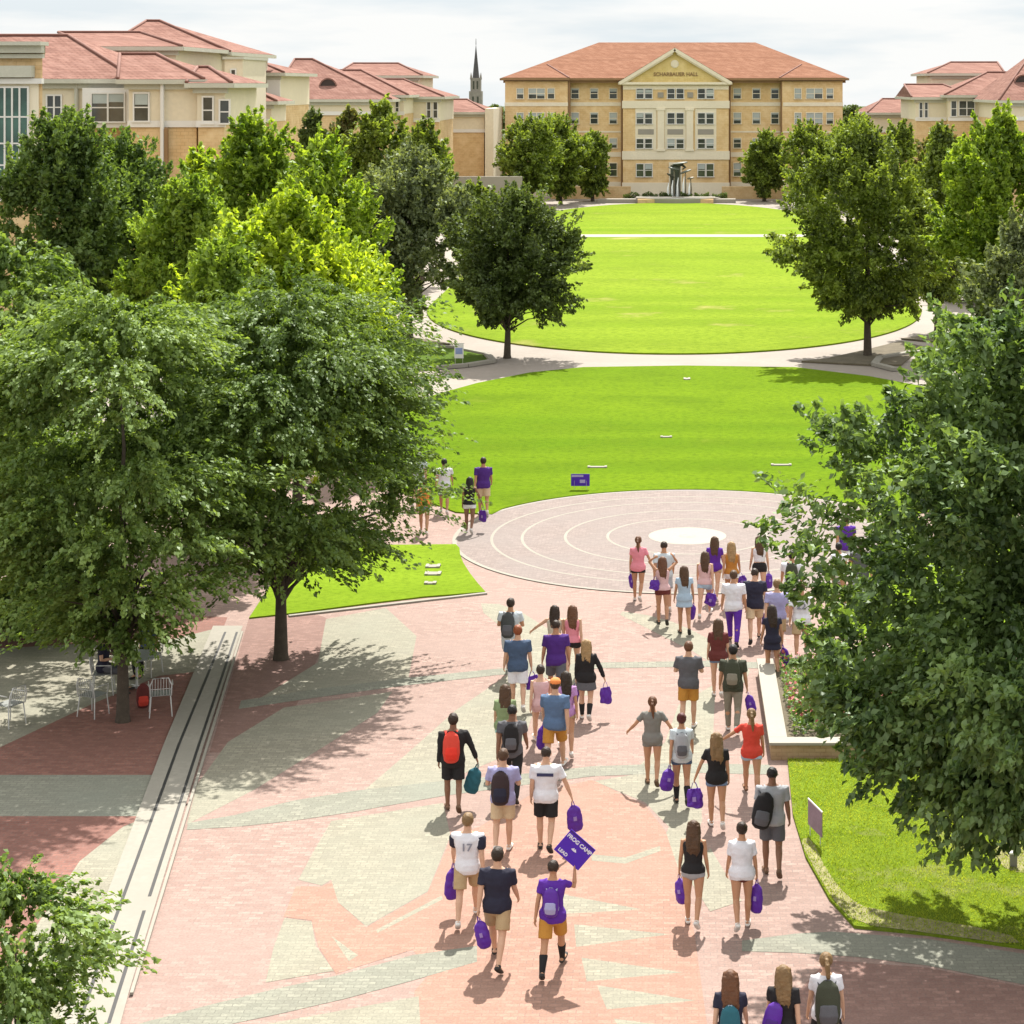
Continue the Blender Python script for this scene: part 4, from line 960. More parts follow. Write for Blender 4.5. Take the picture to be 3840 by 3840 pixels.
def top_mesh(kind, sex, legs, arms):
    J = joints(sex, legs, arms); dz = J['dz']; mb = MB()
    z0 = {'tee': .84, 'loose': .80, 'tank': .90, 'crop': 1.06, 'dress': .84, 'hoodie': .82}[kind]
    off = {'tee': .016, 'loose': .028, 'tank': .011, 'crop': .011, 'dress': .014, 'hoodie': .03}[kind]
    S = torso_sections(sex, dz, off, z0, 1.47 if kind not in ('tank', 'crop') else 1.42)
    S = [(p, (max(r[0], .150 if kind in ('tee', 'loose', 'hoodie') and p.z-dz < 1.2 else 0), r[1])) for p, r in S]
    S = [(p, (r[0]+.013, r[1]+.013)) if p.z-dz < 1.0 else (p, r) for p, r in S]
    if kind == 'dress': S = [(Vector((0, -.005, .70+dz)), (.205, .16))] + S
    if kind == 'loose': S = [(Vector((0, -.01, .80+dz)), (.192, .145))] + S
    mb.tube([p for p, r in S], [r for p, r in S], 24, (1, 0, 0), False)
    for s in (-1, 1):
        sh, el, wr = J['sh', s], J['el', s], J['wr', s]
        if kind in ('tank', 'crop'):
            mb.tube([sh+Vector((-s*.07, -.07, -.06)), sh+Vector((-s*.055, -.01, .055)), sh+Vector((-s*.07, .08, -.06))], [.022, .022, .022], 8); continue
        ef = {'tee': .60, 'loose': .72, 'dress': .42, 'hoodie': 1.0}[kind]
        pts = [sh+Vector((-s*.07, 0, .01)), sh+Vector((0, 0, .004)), sh.lerp(el, ef*.6), sh.lerp(el, ef)]
        rd = [.062, .069 if sex == 'm' else .058, .064 if sex == 'm' else .054, .064 if sex == 'm' else .053]
        if kind == 'hoodie': pts = pts[:3] + [el, wr]; rd = rd[:3] + [.053, .040]
        mb.tube(pts, rd, 12, None, False)
    return remesh(mb, .013, kind, 3)
def bottom_mesh(kind, sex, legs, arms):
    J = joints(sex, legs, arms); dz = J['dz']; mb = MB()
    S = torso_sections(sex, dz, .014, .84, 1.0); S.append((Vector((0, 0, 1.02+dz)), (.15, .115)))
    mb.tube([p for p, r in S], [r for p, r in S], 22, (1, 0, 0))
    ef = {'shorts': .78, 'short': .30, 'mini': .18, 'pants': 1, 'skirt': .3}[kind]
    if kind == 'skirt': mb.tube([(0, 0, .95+dz), (0, -.005, .80+dz), (0, -.005, .66+dz)], [(.17, .13), (.195, .15), (.215, .175)], 22, (1, 0, 0), False)
    else:
        for s in (-1, 1):
            hp, kn, an = J['hip', s], J['knee', s], J['ank', s]
            if kind == 'pants': mb.tube([hp+Vector((0, 0, .03)), hp.lerp(kn, .3), kn, kn.lerp(an, .5), an+Vector((0, 0, .01))], [.098, .095, .068, .060, .052], 14)
            else:
                w = .10 if kind != 'shorts' else .102
                mb.tube([hp+Vector((0, 0, .03)), hp.lerp(kn, ef*.5), hp.lerp(kn, ef)], [w, w*.98, w*.97 if kind == 'shorts' else w], 14, None, False)
    return remesh(mb, .014, kind, 3)
def hair_mesh(kind, sex):
    hc = Vector((0, .045, 1.655)); mb = MB(); rg = random.Random(len(kind))
    mb.ell(hc+Vector((0, -.020, .016)), (.087, .092, .112), 18, 12)
    if kind == 'short': mb.ell(hc+Vector((0, .03, .07)), (.07, .06, .05), 12, 8)
    if kind == 'crop': mb = MB().ell(hc+Vector((0, -.014, .014)), (.081, .087, .104), 18, 12)
    if kind in ('long', 'wavy', 'curly'):
        w = {'long': (.092, .098, .085, .05), 'wavy': (.10, .115, .108, .07), 'curly': (.115, .12, .085, .05)}[kind]
        mb.tube([hc+Vector((0, -.04, .03)), hc+Vector((0, -.075, -.08)), hc+Vector((0, -.105, -.22)), hc+Vector((.012, -.135, -.37)), hc+Vector((.015, -.13, -.44))],
                [(w[0], .07), (w[0], .062), (w[1], .045), (w[2], .030), (w[3], .018)], 16, (1, 0, 0))
        for i in range(16):
            x = rg.uniform(-.09, .09); z1 = -rg.uniform(.34, .48)
            mb.tube([hc+Vector((x*.8, -.085, -.03)), hc+Vector((x+rg.uniform(-.012, .012), -.135, -.18)), hc+Vector((x*1.05, -.155, -.32)), hc+Vector((x*.8, -.14, z1))], [.018, .019, .017, .008], 6)
        for s in (-1, 1): mb.tube([hc+Vector((s*.07, .02, .06)), hc+Vector((s*.09, .0, -.06)), hc+Vector((s*.10, -.05, -.2))], [.026, .026, .018], 8)
    if kind == 'pony':
        mb.ell(hc+Vector((0, -.115, .05)), (.028, .028, .028), 8, 6); mb.tube([hc+Vector((0, -.11, .05)), hc+Vector((0, -.16, 0)), hc+Vector((.01, -.165, -.13)), hc+Vector((.02, -.15, -.30))], [.024, .034, .034, .012], 10)
    if kind == 'bun': mb.ell(hc+Vector((0, -.085, .085)), (.052, .052, .048), 12, 8)
    return remesh(mb, .009, 'hair', 2, .4)
def cap_mesh():
    hc = Vector((0, .045, 1.655)); mb = MB().ell(hc+Vector((0, -.008, .045)), (.094, .104, .085), 18, 10)
    mb.tube([hc+Vector((0, .08, .035)), hc+Vector((0, .16, .02))], [(.07, .012), (.05, .008)], 14, (1, 0, 0)); return remesh(mb, .009, 'cap', 2)
def shoe_mesh(J, s):
    an, fd = J['ank', s], J['fd', s]; mb = MB()
    up = Vector((0, 0, 1)); up = (up - fd*up.dot(fd)).normalized()
    mb.tube([an-fd*.062-up*.045, an-fd*.02-up*.045, an+fd*.09-up*.052, an+fd*.185-up*.056, an+fd*.205-up*.056], [(.036, .030), (.041, .036), (.046, .030), (.040, .021), (.02, .014)], 14, (1, 0, 0))
    mb.tube([an+up*.005, an-up*.05], [.041, .044], 12)
    return remesh(mb, .010, 'shoe', 2)
MC = {}
def rumple(me, amt, fr, seed):
    tx = bpy.data.textures.new('folds', 'CLOUDS'); tx.noise_scale = 1.0/fr; tx.noise_depth = 2
    for v in me.vertices[:1]: pass
    me.transform(Matrix.Translation((seed*1.7, 0, 0)))
    out = baked(me, [('DISPLACE', dict(texture=tx, strength=amt*1.0, mid_level=.5, texture_coords='LOCAL'))], me.name)
    out.transform(Matrix.Translation((-seed*1.7, 0, 0))); out.shade_smooth(); return out
CLOTHES = {'tee': (.016, 11), 'loose': (.022, 10), 'tank': (.010, 12), 'crop': (.008, 12), 'dress': (.016, 10), 'hoodie': (.022, 10), 'shorts': (.014, 12), 'short': (.010, 13), 'mini': (.008, 13), 'pants': (.014, 10), 'skirt': (.014, 10), 'hair': (.014, 34)}
def cached(key, fn):
    if key not in MC:
        MC[key] = fn()
        if isinstance(key, tuple) and key[0] in CLOTHES: MC[key] = rumple(MC[key], CLOTHES[key[0]][0], CLOTHES[key[0]][1], len(MC))
    return MC[key]
PEOPLE = []; WX = 1.13
def person(u, v, sex, hgt, pose, label, skin='l', hair=('short', 'dark'), top=('tee', 'white'), bot=('shorts', 'khaki'), shoe='sole', rz=0.0, cap=None, head=False, group='students walking along the plaza', sock=None, seatz=None, xy=None, cat='person'):
    """v is the row of the feet, or of the top of the head when head=True"""
    if head: k = hgt/H; v = (v - V0*k)/(1-k)
    x, y = xy or G(u, v)
    legs, arms = pose.split('-'); sc = hgt/1.775
    rz += random.uniform(-.13, .13) if seatz is None else 0
    J = joints(sex, legs, arms); r = empty('person', (x, y, (.03 if seatz is None else seatz)-.024*0), label, cat, group, rz, sc)
    r.location.z = .016 if seatz is None else seatz; r.scale = (sc*WX, sc*1.07, sc)
    put('body', cached(('body', sex, legs, arms), lambda: body_mesh(sex, legs, arms)), SK[skin], r)
    h = put('hair', cached(('hair', hair[0]), lambda: hair_mesh(hair[0], sex)), HR[hair[1]], r); h.location.z = J['dz']
    if cap:
        c = put('cap', cached('cap', cap_mesh), C_(cap), r); c.location.z = J['dz']
    shirt = put('dress' if top[0] == 'dress' else 'shirt', cached((top[0], sex, legs, arms), lambda: top_mesh(top[0], sex, legs, arms)), C_(top[1]), r)
    if bot: put({'pants': 'trousers', 'skirt': 'skirt'}.get(bot[0], 'shorts'), cached((bot[0], sex, legs, arms), lambda: bottom_mesh(bot[0], sex, legs, arms)), C_(bot[1]), r)
    for s in (-1, 1):
        put('shoe', cached(('shoe', sex, legs, s), lambda: shoe_mesh(J, s)), M[shoe], r)
        if sock:
            def mk():
                an, kn = J['ank', s], J['knee', s]; return MB().tube([an, an.lerp(kn, .3), an.lerp(kn, .62)], [.040, .050, .062], 12).mesh('sock', True)
            put('sock', cached(('sock', sex, legs, s), mk), C_(sock), r)
    P = dict(o=r, J=J, sc=sc, rz=rz, x=x, y=y, shirt=shirt, sex=sex); PEOPLE.append(P); return P
def at(P, p):
    p = Vector(p)*P['sc']; p.x *= WX; p.y *= 1.07; c, s = math.cos(P['rz']), math.sin(P['rz'])
    return Vector((P['x'] + p.x*c - p.y*s, P['y'] + p.x*s + p.y*c, p.z + P['o'].location.z))
def bag_parts():
    rg = random.Random(4); mb = MB()
    mb.tube([(0, 0, -.52), (0, 0, -.44), (0, 0, -.28), (.005, 0, -.15), (0, 0, -.09)], [(.105, .045), (.135, .07), (.13, .075), (.11, .05), (.045, .025)], 18, (1, 0, 0))
    body = remesh(mb, .014, 'carrier', 2)
    for v in body.vertices: v.co += Vector((noise.noise(v.co*14), noise.noise(v.co*14+Vector((5, 0, 0))), noise.noise(v.co*11)))*.014
    hd = MB()
    for y in (-.02, .02): hd.tube([(-.03, y, -.12), (-.012, y, -.02), (.0, y*.5, .012), (.012, y, -.02), (.03, y, -.12)], [.006]*5, 6)
    pr = MB().box(-.028, .028, -.083, -.074, -.33, -.26)
    return body, hd.mesh('handle', True), pr.mesh('print')
def tote_parts():
    mb = MB(); mb.tube([(0, 0, -.46), (.01, 0, -.36), (0, 0, -.20), (-.01, 0, -.12)], [(.15, .03), (.155, .05), (.15, .04), (.13, .02)], 18, (1, 0, 0), False)
    body = remesh(mb, .014, 'tote', 2)
    for v in body.vertices: v.co += Vector((noise.noise(v.co*10+Vector((9, 0, 0))), noise.noise(v.co*12+Vector((2, 0, 0)))*1.6, noise.noise(v.co*9)))*.022
    hd = MB()
    for y in (-.015, .015): hd.tube([(-.07, y, -.14), (-.03, y, -.03), (.0, y*.5, .010), (.03, y, -.03), (.07, y, -.14)], [.006]*5, 6)
    return body, hd.mesh('handle', True), MB().box(-.035, .035, -.064, -.050, -.34, -.26).mesh('print')
def bag(P, s, label, colour=None, rot=0.0, scale=1.0, dz=0.0, pr=True):
    b, h, p = cached('tote', tote_parts) if (not colour and random.random() < .45) else cached('bag', bag_parts); w = at(P, P['J']['hd', s] + Vector((0, 0, -.02+dz)))
    r = empty('carrier_bag', w, label, 'bag', 'violet carrier bags in the students\' hands' if not colour else None, P['rz']+rot, P['sc']*scale)
    mt = colour or M['violetbag']; put('bag_body', b, mt, r); put('handle', h, mt, r)
    if pr and len(MC) % 2 == 0 or label.count('emblem') or random.random() < .35: put('print', p, M['vprint'], r)
    r.rotation_euler = (random.uniform(-.15, .15), random.uniform(-.28, .28), P['rz']+rot+random.uniform(-.5, .5)); r.scale = [P['sc']*scale*.93*random.uniform(a, b) for a, b in ((.9, 1.25), (.8, 1.4), (.98, 1.2))]; return r
def pack_parts():
    mb = MB(); mb.tube([(0, 0, -.23), (0, -.005, -.10), (0, 0, .08), (0, .005, .19), (0, .01, .235)], [(.125, .075), (.15, .095), (.145, .085), (.12, .065), (.07, .04)], 20, (1, 0, 0))
    body = remesh(mb, .014, 'pack', 2)
    pk = remesh(MB().tube([(0, -.075, -.19), (0, -.10, -.10), (0, -.08, .0)], [(.10, .03), (.112, .035), (.10, .025)], 16, (1, 0, 0)), .012, 'pocket', 2)
    st = MB()
    for s in (-1, 1): st.tube([(s*.08, .05, .17), (s*.095, .12, .24), (s*.10, .24, .12), (s*.11, .235, -.05), (s*.12, .06, -.17)], [(.022, .008)]*5, 8)
    hp = MB().tube([(-.03, .01, .22), (-.02, -.01, .265), (.02, -.01, .265), (.03, .01, .22)], [.008]*4, 6)
    return body, pk, st.mesh('strap', True), hp.mesh('loop', True)
def backpack(P, c1, c2, label, dx=0.0, dz=0.0, tilt=0.0, strap=True, scale=1.0):
    b, pk, st, hp = cached('pack', pack_parts); w = at(P, Vector((dx, -.175, 1.22+P['J']['dz']+dz)))
    r = empty('backpack', w, label, 'backpack', None, P['rz'], P['sc']*scale); r.rotation_euler = (-.05, tilt, P['rz'])
    put('bag_body', b, c1, r); put('front_pocket', pk, c2, r); put('carry_loop', hp, c2, r)
    if strap: put('shoulder_strap', st, c2, r)
    return r
def prt(P, s, size, mat, z=1.28, y=-.125, bold=.004):
    me = text_mesh(s, size, .002, bold); J = P['J']; o = put('print', me, mat, P['shirt'], (0, y, z+J['dz']), (R(90), 0, 0)); return o
K = C_
VB = lambda P, s, l, **k: bag(P, s, l, **k)
# ---------------------------------------------------------------- nearest trio at the bottom edge
P = person(1378, 1833, 'f', 1.66, 'a-1', 'brown-haired woman in navy tee with teal backpack, leftmost of the three at the bottom edge', 'l', ('wavy', 'chest'), ('tee', 'navy'), ('short', 'denim'), head=True)
backpack(P, K('dteal'), K('ldenim'), 'teal backpack with pale blue pocket on the brown-haired woman at the bottom edge', dz=-.12)
P = person(1478, 1824, 'f', 1.66, 'b-2', 'blonde woman in black tee, middle of the three at the bottom edge', 'l', ('long', 'dblond'), ('tee', 'black'), ('short', 'denim'), head=True)
backpack(P, M['violetbag'], K('purple'), 'violet drawstring pack slung on the left shoulder of the blonde in black', dx=-.13, dz=-.12, tilt=.25, strap=False, scale=.9)
P = person(1559, 1800, 'f', 1.68, 'a-n', 'blonde ponytailed woman in white tee with olive backpack, rightmost at the bottom edge', 'l', ('pony', 'dblond'), ('tee', 'white'), ('skirt', 'black'), head=True)
backpack(P, K('olive'), K('dgrey'), 'large olive backpack on the ponytailed woman at the bottom right', dz=-.08, scale=1.25)
# ---------------------------------------------------------------- front row
P = person(938, 1822, 'm', 1.79, 'a-1', 'man in plain dark navy tee and khaki shorts walking beside the sign carrier', 'l', ('short', 'dark'), ('loose', 'navy'), ('shorts', 'khaki'), 'shoed')
VB(P, -1, 'violet bag in the left hand of the man in the dark navy tee')
P = person(1043, 1836, 'f', 1.70, 'b-x', 'woman in purple jersey and mustard shorts holding up the purple sign', 't', ('crop', 'dark'), ('tee', 'violet'), ('shorts', 'mustard'), 'shoed', sock='black'); SIGN = P
backpack(P, M['violetbag'], K('lav'), 'violet patterned backpack on the woman holding up the sign', dz=-.03, scale=.85)
P = person(882, 1741, 'm', 1.74, 'b-2', 'young man in white jersey with navy sleeves and grey number, left of the front pair', 'l', ('short', 'dblond'), ('tee', 'white'), ('shorts', 'khaki'), 'sole')
prt(P, '17', .17, M['gprint'], 1.27, -.132)
sl_ = MB()
for s in (-1, 1):
    a, b = P['J']['sh', s], P['J']['el', s]; sl_.tube([a.lerp(b, .12)+Vector((s*.012, 0, .004)), a.lerp(b, .64)], [.072, .070], 12)
sl_.build('sleeve', K('navy'), P['shirt'], True)
VB(P, -1, 'violet bag carried low by the young man in the white jersey')
P = person(1308, 1745, 'f', 1.64, 'c-n', 'long-haired woman in black top and grey cut-off shorts, left of the front right pair', 't', ('wavy', 'brown'), ('tank', 'black'), ('mini', 'grey'), 'sole')
VB(P, -1, 'violet bag held by the long-haired woman in the black top')
P = person(1400, 1750, 'f', 1.65, 'd-n', 'woman in loose white tee with hair pinned up, right of the front right pair', 't', ('bun', 'dark'), ('loose', 'white'), ('mini', 'maroon'), 'sole')
VB(P, 1, 'round violet bag on the right side of the woman in the loose white tee', scale=1.05)
P = person(1457, 1650, 'm', 1.80, 'c-n', 'man in slate grey shirt with black bag over one shoulder at the lawn edge', 'b', ('crop', 'black'), ('loose', 'grey'), ('shorts', 'dgrey'), 'shoeb')
backpack(P, K('black'), K('dgrey'), 'black backpack hanging from one shoulder of the man in the slate shirt', dx=-.14, dz=-.10, tilt=.2, scale=1.15)
# ---------------------------------------------------------------- second row, left
P = person(1030, 1603, 'm', 1.78, 'c-R', 'man in white tee with navy block print on the shoulders and black shorts', 'l', ('crop', 'dark'), ('loose', 'white'), ('shorts', 'black'), 'shoed')
o = put('print', MB().box(-.13, .13, -.002, .002, -.028, .028).mesh('print'), M['nprint'], P['shirt'], (0, -.133, 1.33+P['J']['dz']))
VB(P, 1, 'violet bag in the right hand of the man with the navy block print')
P = person(949, 1606, 'm', 1.76, 'd-f', 'man in pale lavender tee and beige shorts with brown backpack', 'l', ('short', 'brown'), ('loose', 'lav'), ('shorts', 'tan'), 'sole')
backpack(P, cloth('dark brown', (.035, .022, .024)), K('navy'), 'dark brown backpack on the man in beige shorts', dx=-.03, dz=-.06, scale=1.12)
P = person(855, 1529, 'm', 1.76, 'c-R', 'person in black hoodie with bright red backpack, walking apart on the left', 'b', ('short', 'dark'), ('hoodie', 'black'), ('shorts', 'black'), 'shoeb')
backpack(P, K('red'), cloth('bright red', (.62, .035, .02)), 'bright red backpack worn over the black hoodie', dx=-.03, scale=1.08)
bag(P, 1, 'dark teal duffel bag in the right hand of the person with the red backpack', K('dteal'), scale=1.15, pr=False)
P = person(966, 1331, 'm', 1.78, 'a-1', 'man dressed in black with black backpack behind the green-shirted woman', 'b', ('crop', 'black'), ('tee', 'dgrey'), ('pants', 'black'), 'shoed', head=True)
backpack(P, K('black'), K('dgrey'), 'black backpack with grey strap on the man dressed in black')
P = person(1047, 1281, 'm', 1.84, 'b-2', 'tall man in slate blue tee and orange cap with mustard shorts', 'l', ('short', 'brown'), ('loose', 'blue'), ('shorts', 'mustard'), 'sole', cap='orange', head=True)
VB(P, -1, 'violet bag in the left hand of the tall man with the orange cap')
P = person(953, 1293, 'f', 1.66, 'b-2', 'woman in green camouflage top and mint shorts, long brown hair', 'l', ('wavy', 'brown'), ('loose', 'camo'), ('short', 'teal'), 'sole', head=True)
VB(P, 1, 'violet bag in the right hand of the woman in the camouflage top', scale=.95)
P = person(1020, 1256, 'f', 1.64, 'a-1', 'dark-haired woman in pale pink top directly behind the orange cap', 'l', ('short', 'dark'), ('tank', 'lpink'), ('short', 'lpink'), 'sole', head=True)
P = person(1068, 1268, 'f', 1.66, 'a-2', 'long dark-haired woman in mauve top right of the orange cap', 't', ('long', 'dark'), ('tee', 'mauve'), ('short', 'khaki'), 'sole', head=True)
P = person(1106, 1357, 'f', 1.66, 'c-R', 'honey-blonde woman all in black with black knee socks', 'l', ('long', 'blond'), ('hoodie', 'black'), ('skirt', 'dgrey'), 'sole', sock='black')
VB(P, 1, 'violet bag on the right of the woman in black knee socks', rot=.5)
VB(P, -1, 'violet bag on the left of the woman in black knee socks', scale=.9)
P = person(1049, 1171, 'm', 1.80, 'a-n', 'man in deep purple tee and dark shorts in the middle of the left group', 't', ('crop', 'dark'), ('loose', 'purple'), ('shorts', 'dgrey'), 'sole', head=True)
P = person(977, 1183, 'm', 1.80, 'c-n', 'man in dusty blue tee and white shorts with red-brown hair', 'l', ('short', 'red'), ('loose', 'dblue'), ('shorts', 'white'), 'sole', head=True)
VB(P, 1, 'violet bag in the right hand of the man in the dusty blue tee', scale=.9)
P = person(963, 1130, 'm', 1.76, 'a-f', 'man in white tee wearing a charcoal backpack, farthest back on the left of the group', 't', ('short', 'dark'), ('tee', 'lgrey'), ('shorts', 'lgrey'), 'sole', head=True)
backpack(P, cloth('charcoal', (.05, .055, .055)), K('dgrey'), 'charcoal backpack on the man farthest back in the left group', dx=-.03, scale=1.1)
P = person(1046, 1143, 'f', 1.66, 'a-g', 'dark-haired woman raising her left elbow beside the pink-topped woman', 'l', ('long', 'dark'), ('tank', 'cream'), ('short', 'denim'), 'sole', head=True)
P = person(1080, 1143, 'f', 1.67, 'b-2', 'woman with long auburn hair, pink top and black shorts', 'l', ('long', 'chest'), ('tank', 'pink'), ('short', 'black'), 'sole', head=True)
# ---------------------------------------------------------------- right stream, nearer part
P = person(1352, 1560, 'f', 1.68, 'c-L', 'woman in black tee and blue denim shorts with long honey hair', 't', ('wavy', 'dblond'), ('tee', 'black'), ('short', 'denim'), 'sole')
VB(P, -1, 'violet bag in the left hand of the woman in denim shorts', scale=1.0)
P = person(1418, 1506, 'f', 1.68, 'a-g', 'woman in bright red top with blond ponytail, arm out to her friend', 't', ('pony', 'dblond'), ('tee', 'red'), ('short', 'ldenim'), 'shoeb')
P = person(1286, 1516, 'f', 1.66, 'c-1', 'woman with burgundy hair in a bun and grey backpack, black socks', 't', ('bun', 'burg'), ('tee', 'lgrey'), ('short', 'dblue'), 'shoed', sock='black')
backpack(P, K('grey'), K('dgrey'), 'small grey backpack on the woman with burgundy hair', dz=-.02, scale=.95)
VB(P, -1, 'violet bag beside the woman with burgundy hair', scale=.95)
P = person(1231, 1480, 'f', 1.66, 'c-w', 'woman in olive grey romper with a brown ponytail, arms swinging wide', 't', ('pony', 'chest'), ('tee', 'greyg'), ('short', 'greyg'), 'shoeb')
P = person(1383, 1379, 'm', 1.76, 'c-n', 'person in olive backpack and grey trousers near the planter', 't', ('short', 'black'), ('loose', 'olive'), ('pants', 'oliveg'), 'sole')
backpack(P, K('olive'), K('oliveg'), 'olive backpack on the person in grey trousers', dz=.02, scale=1.1)
VB(P, 1, 'violet bag swinging beside the person in grey trousers', rot=.4, scale=.9)
P = person(1299, 1374, 'm', 1.78, 'd-f', 'man in charcoal patterned shirt and mustard shorts', 'l', ('short', 'chest'), ('loose', 'dgrey'), ('shorts', 'mustard'), 'sole', rz=.05)
P = person(1355, 1314, 'f', 1.68, 'c-n', 'woman in maroon top with very long brown hair and denim shorts', 'l', ('long', 'brown'), ('loose', 'maroon'), ('short', 'denim'), 'sole')
P = person(1384, 1217, 'm', 1.78, 'a-n', 'man in white tee and violet athletic leggings', 't', ('short', 'brown'), ('loose', 'white'), ('pants', 'violet'), 'shoed')
P = person(1424, 1212, 'm', 1.78, 'b-n', 'man in black tee with khaki shorts on the right of the stream', 'l', ('crop', 'dark'), ('loose', 'navy'), ('shorts', 'tan'), 'shoed')
VB(P, 1, 'violet bag in the right hand of the man in the black tee', scale=.95)
P = person(1466, 1094, 'm', 1.78, 'a-1', 'man in lavender shirt beside the man in the black tee', 'l', ('short', 'dblond'), ('loose', 'lav'), ('shorts', 'khaki'), 'sole', head=True)
P = person(1457, 1144, 'f', 1.64, 'c-n', 'long dark-haired woman in short navy dress', 't', ('long', 'dark'), ('dress', 'navy'), None, 'sole', head=True)
VB(P, 1, 'violet bag beside the woman in the navy dress', scale=.95)
P = person(1512, 1100, 'm', 1.78, 'b-1', 'man in white tee with grey back print, half hidden by the oak leaves', 't', ('short', 'brown'), ('loose', 'white'), ('shorts', 'khaki'), 'sole', head=True)
prt(P, '22', .2, M['gprint'], 1.25, -.136)
# ---------------------------------------------------------------- right stream, far part on the circle
P = person(1204, 1134, 'f', 1.66, 'c-R', 'woman in pink top and black shorts at the left of the far group', 't', ('pony', 'chest'), ('tee', 'pink'), ('short', 'black'), 'sole')
VB(P, -1, 'violet bag on the left hip of the woman in pink on the circle', scale=.8)
P = person(1253, 1022, 'm', 1.76, 'a-1', 'man in pale grey tee behind the women on the circle', 't', ('crop', 'dark'), ('loose', 'lgrey'), ('shorts', 'grey'), 'sole', head=True)
P = person(1250, 1178, 'f', 1.66, 'c-h', 'woman with both hands at her brown hair, patterned pink top', 't', ('long', 'chest'), ('tank', 'lpink'), ('short', 'maroon'), 'shoed')
VB(P, -1, 'small violet bag low beside the woman holding her hair', scale=.8, dz=-.5)
P = person(1291, 1196, 'f', 1.64, 'c-n', 'woman in light denim dress with long dark brown hair', 't', ('long', 'brown'), ('dress', 'ldenim'), None, 'shoed')
VB(P, 1, 'violet bag carried high by the woman in the light denim dress', scale=.9)
P = person(1348, 1013, 'f', 1.66, 'a-1', 'woman in purple top near the white centre stone', 'l', ('long', 'brown'), ('tee', 'violet'), ('short', 'khaki'), 'sole', head=True)
P = person(1330, 1165, 'f', 1.66, 'b-2', 'woman in grey top and pale blue shorts behind the purple top', 'l', ('long', 'brown'), ('tank', 'lpink'), ('short', 'ldenim'), 'sole')
VB(P, 1, 'violet bag between the grey-topped woman and the man in white', scale=.9)
P = person(1380, 1023, 'f', 1.66, 'a-1', 'woman in rust orange top and white shorts with long golden hair', 't', ('long', 'blond'), ('tank', 'rust'), ('short', 'white'), 'sole', head=True)
VB(P, 1, 'violet bag beside the golden-haired woman', scale=.85)
P = person(1433, 1013, 'f', 1.66, 'c-n', 'woman in white cropped top and black shorts, farthest right on the open circle', 'l', ('long', 'brown'), ('crop', 'white'), ('short', 'black'), 'sole', head=True)
VB(P, 1, 'violet bag of the woman in the white cropped top', scale=.9)
P = person(1494, 1040, 'm', 1.76, 'b-2', 'man with dark backpack walking under the oak branch on the circle', 't', ('short', 'black'), ('tee', 'white'), ('shorts', 'black'), 'sole', head=True)
backpack(P, K('olive'), K('black'), 'dark green backpack on the man under the oak branch', scale=1.1)
# ---------------------------------------------------------------- far right behind the leaves, far left by the lawn
P = person(1596, 972, 'm', 1.76, 'a-1', 'person in violet shirt behind the oak leaves at the right of the circle', 't', ('short', 'dark'), ('tee', 'violet'), ('shorts', 'white'), 'shoed', head=True, group='students coming along the side path')
P = person(1624, 1020, 'm', 1.78, 'b-2', 'person in slate shirt nearest the oak leaves at the right of the circle', 't', ('short', 'dark'), ('tee', 'dgrey'), ('shorts', 'grey'), 'shoed', head=True, group='students coming along the side path')
P = person(1583, 1025, 'f', 1.64, 'a-1', 'dark-haired person lower left among the oak leaves beside the circle', 't', ('short', 'black'), ('tee', 'white'), ('short', 'grey'), 'sole', head=True, group='students coming along the side path')
P = person(912, 972, 'm', 1.78, 'c-1', 'man in purple tee and beige shorts at the corner of the lower lawn', 't', ('short', 'dark'), ('loose', 'purple'), ('shorts', 'tan'), 'sole', group='students on the left path by the lawn')
P = person(886, 1006, 'f', 1.66, 'c-R', 'woman with very long black hair and white shorts on the left path', 'b', ('long', 'black'), ('tank', 'black'), ('short', 'white'), 'sole', group='students on the left path by the lawn')
VB(P, 1, 'violet bag of the black-haired woman on the left path', scale=1.0)
P = person(838, 866, 'm', 1.72, 'a-1', 'person in white top with black hair, partly behind the elm leaves', 't', ('short', 'black'), ('tee', 'white'), ('shorts', 'greyg'), 'sole', head=True, group='students on the left path by the lawn')
P = person(790, 854, 'm', 1.74, 'b-2', 'person in white tee farthest left on the path behind the elm', 'l', ('short', 'dark'), ('tee', 'lgrey'), ('shorts', 'navy'), 'sole', head=True, group='students on the left path by the lawn')
P = person(800, 904, 'f', 1.66, 'a-1', 'woman in orange top glimpsed through the elm leaves', 't', ('short', 'brown'), ('tank', 'orange'), ('short', 'denim'), 'sole', head=True, group='students on the left path by the lawn')

# ---------------------------------------------------------------- the hand-held sign
hw = at(SIGN, SIGN['J']['hd', 1]); tilt = Matrix.Rotation(R(42), 4, 'Y')
sg = empty('hand_sign', hw, 'purple square sign with white lettering, tilted, held up on a thin stick', 'sign')
sg.rotation_euler = (0, 0, 0)
M['signv'] = plain('sign violet', (.06, .014, .34), .5, .06, 3)
mb = MB().tube([(-.01, 0, -.14), (.0, -.008, .08), (.0, -.012, .30)], [.010, .010, .010], 8); mb.build('stick', M['khakiw'] if 'khakiw' in M else plain('wooden stick', (.35, .25, .14), .8, .15, 5), sg, True)
bd = MB().box(-.245, .245, -.008, .008, -.205, .205).build('sign_board', M['signv'], sg); bd.location = (.0, -.03, .225); bd.rotation_euler = (0, R(41), 0)
ft = MB().box(-.235, .235, -.0012, .0012, -.012, .012).build('border_line', plain('dark violet line', (.04, .015, .16), .5), bd); ft.location = (0, -.011, .185)
t = put('lettering', text_mesh('FROG CAMP', .083, .002, .003), M['wprint'], bd, (0, -.0105, .11), (R(90), 0, 0))
